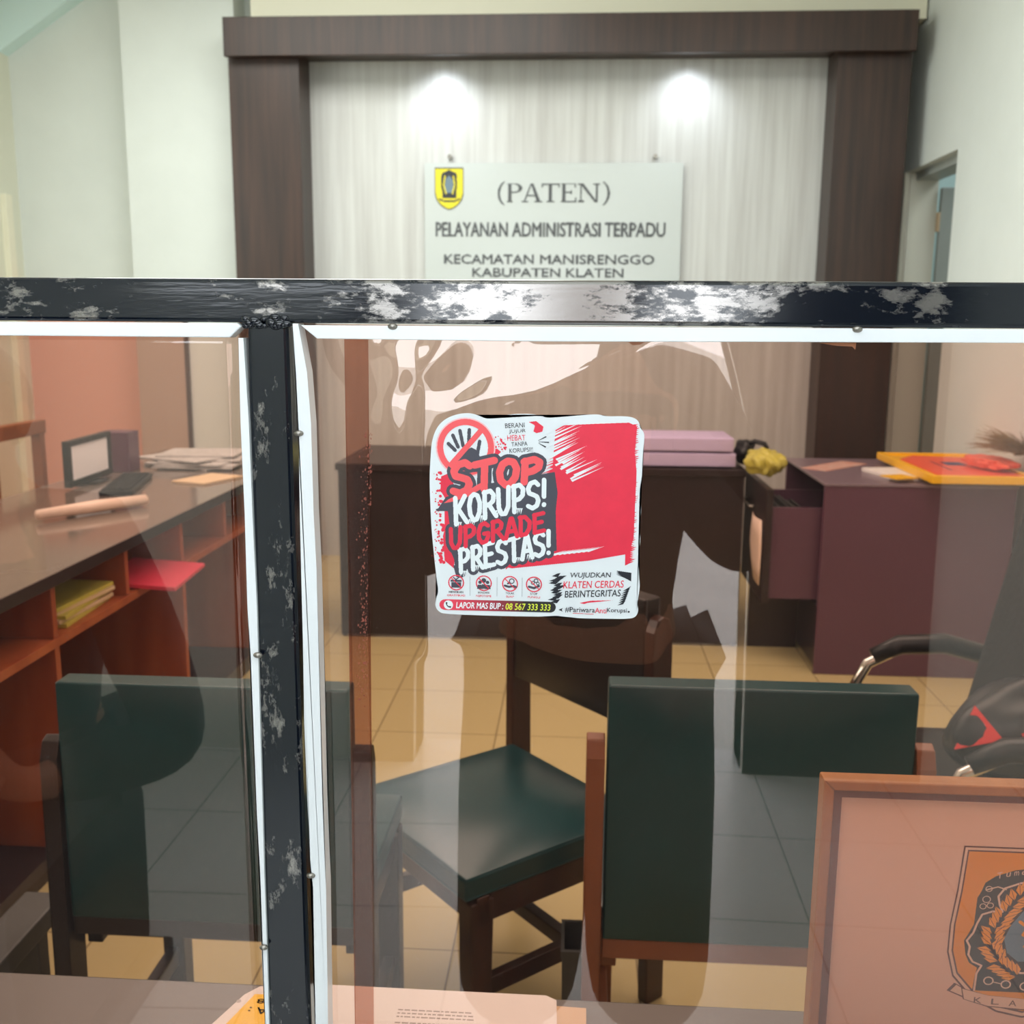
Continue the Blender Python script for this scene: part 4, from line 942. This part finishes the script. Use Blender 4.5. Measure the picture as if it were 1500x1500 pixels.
# ------------------------------------------------------------------ mauve steel desk with an open file drawer
t = thing('steel_desk', 'mauve-grey steel desk with a file drawer pulled open on its left', 'desk', (1.3, 4.3, 0))
def Ds(x0, x1, y0, y1, z0, z1): return B(x0 - 1.3, x1 - 1.3, y0 - 4.3, y1 - 4.3, z0, z1)
obj('desk_top', Ds(.945, 1.668, 3.926, 4.69, .752, .763), M['purpletop'], t, bevel=.002)
obj('end_panel', Ds(.950, 1.664, 3.93, 3.952, 0, .752), M['purple'], t, bevel=.002)
obj('end_panel', Ds(.950, 1.664, 4.66, 4.682, 0, .752), M['purple'], t, bevel=.002)
obj('back_panel', Ds(1.645, 1.664, 3.952, 4.66, 0, .752), M['purple'], t); obj('lower_front', Ds(.952, .97, 3.952, 4.66, .03, .27), M['deskdark'], t)
obj('foot_board', Ds(.745, .949, 4.27, 4.29, .0, .274), M['deskdark'], t)
dr = obj('file_drawer', Ds(.765, 1.60, 3.985, 4.003, .29, .655), M['purple'], t)
obj('drawer_side', Ds(.765, 1.60, 4.44, 4.455, .29, .655), M['purple'], dr); obj('drawer_floor', Ds(.765, 1.60, 4.003, 4.44, .29, .302), M['deskdark'], dr)
obj('drawer_front', Ds(.737, .765, 3.965, 4.48, .275, .728), M['deskdark'], dr, bevel=.003)
bm = bmesh.new()
for i in range(9): box(bm, .80 - 1.3 + i * .017, .808 - 1.3 + i * .017, 4.03 - 4.3, 4.42 - 4.3, .302, .60 + .04 * rn.random())
obj('hanging_files', bm, M['greybin'], dr)
h = obj('pull_handle', tube(bmesh.new(), [(-.565, -.10, .62), (-.585, -.09, .62), (-.585, .09, .62), (-.565, .10, .62)], .006), M['steel'], dr, smooth=True)
obj('lock', disc(bmesh.new(), (0, 0, 0), .010, 14, 'Y', .004), M['steel'], dr); bpy.data.objects['lock'].location = (-.562, -.28, .69); bpy.data.objects['lock'].rotation_euler = (0, 0, -PI / 2)
# card hanging over the drawer front
bm = bmesh.new(); rows = [(4.00, 4.20, .60), (3.985, 4.235, .53), (3.98, 4.245, .47), (3.985, 4.20, .41), (3.99, 4.12, .34)]
grid = [[bm.verts.new((.731 - .012 * math.sin(PI * k / 6) * (1 - j / 5), a + (b - a) * k / 6, z)) for k in range(7)] for j, (a, b, z) in enumerate(rows)]
for j in range(4):
    for k in range(6): bm.faces.new((grid[j][k], grid[j][k + 1], grid[j + 1][k + 1], grid[j + 1][k]))
o = obj('card', bm, M['print'], smooth=True); sm = o.modifiers.new('card', 'SOLIDIFY'); sm.thickness = .002
tag(o, 'curled white card hanging on the front of the open file drawer', 'card')
# bags on the drawer
bm = bmesh.new(); bmesh.ops.create_icosphere(bm, subdivisions=4, radius=1)
for v in bm.verts:
    p = v.co.normalized(); k = 1 + .22 * math.sin(5 * p.x + 2 * p.z) * math.cos(6 * p.y) + .10 * math.sin(13 * p.x + 9 * p.y + 4)
    v.co = Vector((.768 + p.x * .075 * k, 4.20 + p.y * .12 * k, 0.805 + p.z * .048 * k))
tag(obj('plastic_bag', bm, M['yellowbag'], smooth=True), 'crumpled yellow-green plastic bag lying over the open drawer', 'bag')
bm = bmesh.new(); bmesh.ops.create_icosphere(bm, subdivisions=3, radius=1)
for v in bm.verts:
    p = v.co.normalized(); k = 1 + .3 * math.sin(6 * p.x + 3 * p.y) * math.cos(5 * p.z)
    v.co = Vector((.715 + p.x * .042 * k, 4.40 + p.y * .05 * k, .820 + p.z * .055 * k))
t = tag(obj('black_pouch', bm, M['black'], smooth=True), 'black pouch with a strap between the paper pile and the yellow-green bag', 'pouch')
obj('strap', tube(bmesh.new(), [(.71, 4.385, .85), (.75, 4.36, .872), (.79, 4.35, .862), (.80, 4.35, .84)], .011, 8), M['black'], t, smooth=True)
# on the steel desk
tag(obj('photo_print', B(-.06, .06, -.17, .17, 0, .002, mtx=Matrix.Translation((1.10, 4.42, .7635)) @ Matrix.Rotation(-.75, 4, 'Z')), mat('reddish_photo_print', (226, 150, 130), .3, scale=18, rgb2=(236, 214, 204))), 'reddish photo print lying flat on the mauve desk', 'photo')
tag(obj('notebook', B(-.13, .13, -.14, .14, 0, .016, mtx=Matrix.Translation((1.33, 4.16, .7635)) @ Matrix.Rotation(.2, 4, 'Z')), M['white'], bevel=.002), 'white notebook under the amber tray on the mauve desk', 'notebook')
tag(obj('orange_card', B(-.05, .05, -.05, .05, 0, .004, mtx=Matrix.Translation((1.245, 4.0, .7798)) @ Matrix.Rotation(.4, 4, 'Z')), M['gold']), 'small orange card on the white notebook beside the amber tray', 'card')
t = thing('picture_tray', 'amber wooden framed panel lying flat on the mauve desk', 'framed panel', (1.51, 4.2, .7803))
bm = bmesh.new(); box(bm, -.195, .195, -.36, -.335, 0, .03); box(bm, -.195, .195, .335, .36, 0, .03); box(bm, -.195, -.17, -.335, .335, 0, .03); box(bm, .17, .195, -.335, .335, 0, .03)
obj('frame_edge', bm, M['gold'], t, bevel=.003); obj('panel', B(-.17, .17, -.335, .335, .004, .020), M['gold'], t)
bm = bmesh.new(); prism(bm, [(-.15, -.28), (.16, -.30), (.165, .25), (-.06, .30), (-.15, .18)], .0205, .0245, axis='Z')
t2 = tag(obj('card_folder', bm, M['redorange']), 'orange-red card folder with a navy mark in the amber frame', 'folder'); t2.location = (1.51, 4.2, .7803)
bm = bmesh.new(); box(bm, -.02, .06, -.01, .09, .0246, .0250); put_stroke(bm, [(-.055, -.16), (-.05, .1)], .008, lambda u, v: (u, v, .0250)); obj('navy_mark', bm, M['navy'], t2)
bm = bmesh.new(); bmesh.ops.create_icosphere(bm, subdivisions=4, radius=1)
for v in bm.verts:
    p = v.co.normalized(); k = 1 + .18 * math.sin(7 * p.x + 5 * p.y) + .08 * math.sin(17 * p.y)
    v.co = Vector((1.62 + p.x * .08 * k, 4.10 + p.y * .14 * k, .833 + p.z * .020 * k))
tag(obj('plastic_packet', bm, M['redorange'], smooth=True), 'crumpled orange-red packet under the straw whisk', 'packet')
bm = bmesh.new(); ru = random.Random(21)
for k in range(230):
    a = ru.uniform(-1.35, 1.35); L = ru.uniform(.10, .23); e = ru.uniform(.05, .8)
    p0 = Vector((1.715, 4.03 + ru.uniform(-.03, .03), .880 + ru.uniform(-.006, .015)))
    d = Vector((-math.cos(a) * math.cos(e), math.sin(a) * math.cos(e) * .8, math.sin(e) * .6))
    tube(bm, [p0, p0 + d * L * .6 + Vector((0, 0, .006)), p0 + d * L + Vector((0, 0, -.004))], [.0016, .0013, .0005], 4, cap=False)
t = tag(obj('straw_whisk', bm, M['straw']), 'dry brown straw whisk lying on the orange-red packet', 'whisk')
obj('whisk_handle', tube(bmesh.new(), [(1.68, 4.03, .878), (1.742, 4.03, .882)], .012, 8), M['straw'], t)

# ------------------------------------------------------------------ black office chair on the right
t = thing('office_chair', 'black office chair with chrome-ended arms behind the framed crest', 'chair', (.90, 2.08, 0), 0)
ox, oy = .90, 2.08
def oc(*ps): return [(x - ox, y - oy, z) for x, y, z in ps]
obj('seat', cushion(bmesh.new(), .62 - ox, 1.12 - ox, 1.86 - oy, 2.30 - oy, .36, .44, .02), M['black'], t, smooth=True, bevel=.02, seg=3)
bm = cushion(bmesh.new(), -.03, .03, -.115, .115, 0, .62, .0, 8)
for v in bm.verts: v.co = Matrix.Translation((.93 - ox, .115, .46)) @ Matrix.Rotation(math.radians(11), 4, 'Y') @ v.co
obj('backrest', bm, M['blackcloth'], t, smooth=True, bevel=.02, seg=3)
arm = lambda y: [(.675, y, .40), (.655, y, .50), (.69, y, .575), (.76, y, .612), (.86, y, .618), (.95, y, .595), (1.03, y, .545)]
for y in (2.345, 1.74):
    aa = obj('arm_loop', tube(bmesh.new(), oc(*[(.78, y, .37)] + arm(y)), .013, 10), M['chrome'], t, smooth=True); aa['label'] = 'chrome arm loop'
    obj('arm_pad', tube(bmesh.new(), oc((.70, y, .592), (.76, y, .622), (.86, y, .628), (.95, y, .605), (1.03, y, .555)), [.018, .023, .024, .023, .018], 10), M['black'], aa, smooth=True)
obj('gas_column', tube(bmesh.new(), oc((.83, 2.08, .07), (.83, 2.08, .37)), .025), M['black'], t)
for k in range(5):
    a = 2 * PI * k / 5 + .3; e = (.83 + .26 * math.cos(a), 2.08 + .26 * math.sin(a))
    lg = obj('base_spoke', tube(bmesh.new(), oc((.83, 2.08, .09), (*e, .065)), [.022, .015]), M['black'], t)
    obj('caster', disc(bmesh.new(), (e[0] - ox, e[1] - oy - .012, .026), .026, 16, 'Y', .024), M['black'], lg)
# black jacket thrown on its seat, with red arrow patches
bm = bmesh.new(); bmesh.ops.create_uvsphere(bm, u_segments=40, v_segments=24, radius=1)
for v in bm.verts:
    p = v.co.normalized(); k = 1 + .07 * math.sin(4 * p.x + 3 * p.y + 1) + .04 * math.sin(9 * p.y - 5 * p.z)
    z = p.z * (.125 if p.z > 0 else .085)
    v.co = Vector((.915 - ox + p.x * .19 * k, 1.935 - oy + p.y * .095 * k, .560 + z * k))
jk = tag(obj('black_bag', bm, M['black'], smooth=True), 'rounded black bag with red arrow patches lying on the office chair seat', 'bag'); jk.location = (ox, oy, 0)
def on_bag(pts, nm):
    bm = bmesh.new(); vs = []
    me = jk.data
    for px, pz in pts:
        best = None
        for v in me.vertices:
            if v.normal.y < -.15:
                d = (v.co.x - px) ** 2 + (v.co.z - pz) ** 2
                if best is None or d < best[0]: best = (d, v.co, v.normal)
        q = best[1] + best[2] * .004; vs.append(bm.verts.new(q))
    bm.faces.new(vs); bmesh.ops.triangulate(bm, faces=bm.faces[:]); o = obj(nm, bm, M['red'], jk); s_ = o.modifiers.new('t', 'SOLIDIFY'); s_.thickness = .003
on_bag([(-.165, .555), (-.125, .63), (-.095, .585)], 'red_patch'); on_bag([(-.055, .605), (.015, .615), (-.045, .535)], 'red_patch')

# ------------------------------------------------------------------ people in front of the partition, seen reflected in the sheets
def skin_mesh(name, joints, bones, m, parent=None, sub=2, root='pelvis'):
    me = bpy.data.meshes.new(name); ids = {k: i for i, k in enumerate(joints)}
    me.from_pydata([joints[k][0] for k in joints], [(ids[a], ids[b]) for a, b in bones], [])
    o = bpy.data.objects.new(name, me); C.objects.link(o)
    sk_ = o.modifiers.new('skin', 'SKIN'); sk_.use_smooth_shade = True
    for k, i in ids.items():
        r = joints[k][1]; d = me.skin_vertices[0].data[i]; d.radius = r if isinstance(r, tuple) else (r, r); d.use_root = (k == root)
    s_ = o.modifiers.new('sub', 'SUBSURF'); s_.levels = sub; s_.render_levels = sub
    dg = bpy.context.evaluated_depsgraph_get(); dg.update()
    m2 = bpy.data.meshes.new_from_object(o.evaluated_get(dg)); bpy.data.objects.remove(o); bpy.data.meshes.remove(me)
    o = bpy.data.objects.new(name, m2); C.objects.link(o)
    m2.materials.clear(); m2.materials.append(m)
    for p in m2.polygons: p.use_smooth = True
    if parent is not None: o.parent = parent
    return o
def head_parts(t, hc, fwd):
    """hair cap and face features for a head centred at hc looking along fwd"""
    f = Vector(fwd).normalized(); r = f.cross(Vector((0, 0, 1))).normalized(); u = r.cross(f); h = Vector(hc)
    bm = bmesh.new(); bmesh.ops.create_uvsphere(bm, u_segments=24, v_segments=16, radius=1)
    for v in bm.verts:
        p = v.co.copy(); v.co = h + u * .025 - f * .012 + r * p.x * .083 - f * p.y * .100 + u * p.z * .105
    bmesh.ops.delete(bm, geom=[v for v in bm.verts if (v.co - h).dot(f) > .035 and (v.co - h).dot(u) < .075 or (v.co - h).dot(u) < -.06], context='VERTS')
    obj('hair', bm, M['hair'], t, smooth=True)
    for s in (-1, 1):
        bm = bmesh.new(); bmesh.ops.create_uvsphere(bm, u_segments=12, v_segments=8, radius=.012, matrix=Matrix.Translation(h + f * .088 + r * s * .031 + u * .012)); obj('eye', bm, M['white'], t, smooth=True)
        bm = bmesh.new(); bmesh.ops.create_uvsphere(bm, u_segments=12, v_segments=8, radius=1, matrix=Matrix.Translation(h + r * s * .080 - f * .005) @ Matrix.Diagonal((.012, .018, .030, 1))); obj('ear', bm, M['skin'], t, smooth=True)
    obj('nose', tube(bmesh.new(), [h + f * .090 + u * .010, h + f * .108 - u * .018, h + f * .092 - u * .026], [.008, .014, .010], 8), M['skin'], t, smooth=True)
    obj('mouth', tube(bmesh.new(), [h + f * .088 - r * .024 - u * .052, h + f * .095 - u * .050, h + f * .088 + r * .024 - u * .052], [.003, .007, .003], 8), mat('lips', (150, 84, 78), .5), t, smooth=True)
def fingers(J, Bn, side, wrist, pdir, curl):
    """five finger chains rooted in the palm"""
    wv = Vector(wrist); d = Vector(pdir).normalized(); c = Vector(curl).normalized(); sp = d.cross(c).normalized()
    palm = wv + d * .055; J[side + 'palm'] = (palm, (.040, .018)); Bn.append((side + 'wrist', side + 'palm'))
    for i, (o_, L) in enumerate(((-.030, .066), (-.010, .078), (.010, .074), (.028, .058))):
        a = palm + d * .035 + sp * o_; pr_ = side + 'palm'
        for k in range(3):
            q = a + d * L * (k + .4) / 3 * (1 - .12 * k) + c * L * .09 * k * k
            key = '%sf%d%d' % (side, i, k); J[key] = (q, .0092 - .0012 * k); Bn.append((pr_, key)); pr_ = key
    tb = side + 'palm'
    for k in range(3):
        q = wv + d * (.035 + .018 * k) + sp * (-.042 - .012 * k) + c * .012 * k; key = '%st%d' % (side, k); J[key] = (q, .0105 - .0012 * k); Bn.append((tb, key)); tb = key

def person(name, label, standing, base, hands, elbows, shoulders_z, facing):
    t = thing(name, label, 'person', (base[0], base[1], 0), 0)
    bx, by = base; S = {}; Bn = []
    v = lambda x, y, z: Vector((x, y, z))
    sz = shoulders_z
    if standing:
        pel = v(0, 0, .82); knees = [v(s * .108, .02, .46) for s in (-1, 1)]; ank = [v(s * .12, -.02, .09) for s in (-1, 1)]; toes = [v(s * .145, .15, .035) for s in (-1, 1)]
    else:
        pel = v(0, 0, .50); knees = [v(s * .13, .42, .50) for s in (-1, 1)]; ank = [v(s * .14, .38, .09) for s in (-1, 1)]; toes = [v(s * .16, .53, .035) for s in (-1, 1)]
    chest = v(0, -.01, sz - .10); neck = v(0, .0, sz + .06); head = v(0, .045, sz + .20)
    J = {'pelvis': (pel, (.145, .105)), 'waist': (pel.lerp(chest, .45), (.135, .10)), 'chest': (chest, (.165, .115)), 'neck': (neck, .055), 'jaw': (head - v(0, -.02, .075), (.058, .066)), 'head': (head, (.078, .095)), 'crown': (head + v(0, -.008, .075), (.066, .082))}
    Bn = [('pelvis', 'waist'), ('waist', 'chest'), ('chest', 'neck'), ('neck', 'jaw'), ('jaw', 'head'), ('head', 'crown')]
    for i, s in enumerate(('l', 'r')):
        sg_ = -1 if i == 0 else 1
        J[s + 'sh'] = (v(sg_ * (.195 if standing else .18), -.01, sz), .062); J[s + 'el'] = (v(*elbows[i]), .052 if standing else .062); J[s + 'wrist'] = (v(*hands[i]), .028)
        Bn += [('chest', s + 'sh'), (s + 'sh', s + 'el'), (s + 'el', s + 'wrist')]
        fingers(J, Bn, s, hands[i], (-sg_ * .35, .25, .9), (-sg_ * .8, .3, .1))
        J[s + 'hip'] = (pel + v(sg_ * .085, 0, -.06 if standing else 0), .088); J[s + 'kn'] = (knees[i], .060); J[s + 'an'] = (ank[i], .042); J[s + 'toe'] = (toes[i], (.042, .03))
        Bn += [('pelvis', s + 'hip'), (s + 'hip', s + 'kn'), (s + 'kn', s + 'an'), (s + 'an', s + 'toe')]
    skin_mesh('body', J, Bn, M['skin'], t)
    # clothes: their own surfaces a little outside the body
    e = .018
    Jt = {k: (J[k][0], tuple(x + e for x in (J[k][1] if isinstance(J[k][1], tuple) else (J[k][1],) * 2))) for k in J if k in ('pelvis', 'waist', 'chest', 'lsh', 'rsh', 'lel', 'rel')}
    for s in 'lr': Jt[s + 'cuff'] = (J[s + 'el'][0].lerp(J[s + 'wrist'][0], .86), .044)
    skin_mesh('jacket', Jt, [('pelvis', 'waist'), ('waist', 'chest'), ('chest', 'lsh'), ('chest', 'rsh'), ('lsh', 'lel'), ('rsh', 'rel'), ('lel', 'lcuff'), ('rel', 'rcuff')], M['blackcloth'], t)
    wide = .052 if standing else 0
    Jp = {k: (J[k][0], tuple(x + e * .8 + (wide if k[1:] in ('kn', 'hip') else 0) for x in (J[k][1] if isinstance(J[k][1], tuple) else (J[k][1],) * 2))) for k in ('pelvis', 'lhip', 'rhip', 'lkn', 'rkn')}
    for s in 'lr': Jp[s + 'hem'] = (J[s + 'an'][0] + v(0, 0, -.02 if standing else .04), .066 + wide)
    skin_mesh('trousers', Jp, [('pelvis', 'lhip'), ('pelvis', 'rhip'), ('lhip', 'lkn'), ('rhip', 'rkn'), ('lkn', 'lhem'), ('rkn', 'rhem')], M['trousers'], t)
    for s in 'lr':
        q = J[s + 'an'][0]; tt = J[s + 'toe'][0]
        o = obj('shoe', cushion(bmesh.new(), q.x - .048, q.x + .05, q.y - .06, tt.y + .05, 0, .075, .015, 6), M['black'], t, smooth=True, bevel=.02)
    head_parts(t, head, (0, 1, -.05))
    return t
person('person', 'standing person in black jacket, elbows out, reflected dark behind the sticker', True, (.02, -.30),
       [(-.085, .15, 1.215), (.06, .15, 1.215)], [(-.310, .0, .93), (.272, .02, .96)], 1.20, 1)

# second visitor, seated beside the partition on a dark upholstered block
t = thing('pouf', 'dark upholstered block seat whose shape shows reflected in the left pane', 'seat', (-1.05, -.30, 0))
obj('seat_block', cushion(bmesh.new(), -.17, .17, -.22, .20, .05, .42, .01), M['blackcloth'], t, smooth=True, bevel=.03, seg=3)
obj('base_board', B(-.205, .205, -.235, .22, 0, .055), M['black'], t, bevel=.01)
person('person', 'seated person in dark clothes reflected at the left edge of the left pane', False, (-1.04, -.34),
       [(-.14, .27, .62), (.15, .27, .61)], [(-.30, .02, .60), (.315, .02, .585)], .98, 1)
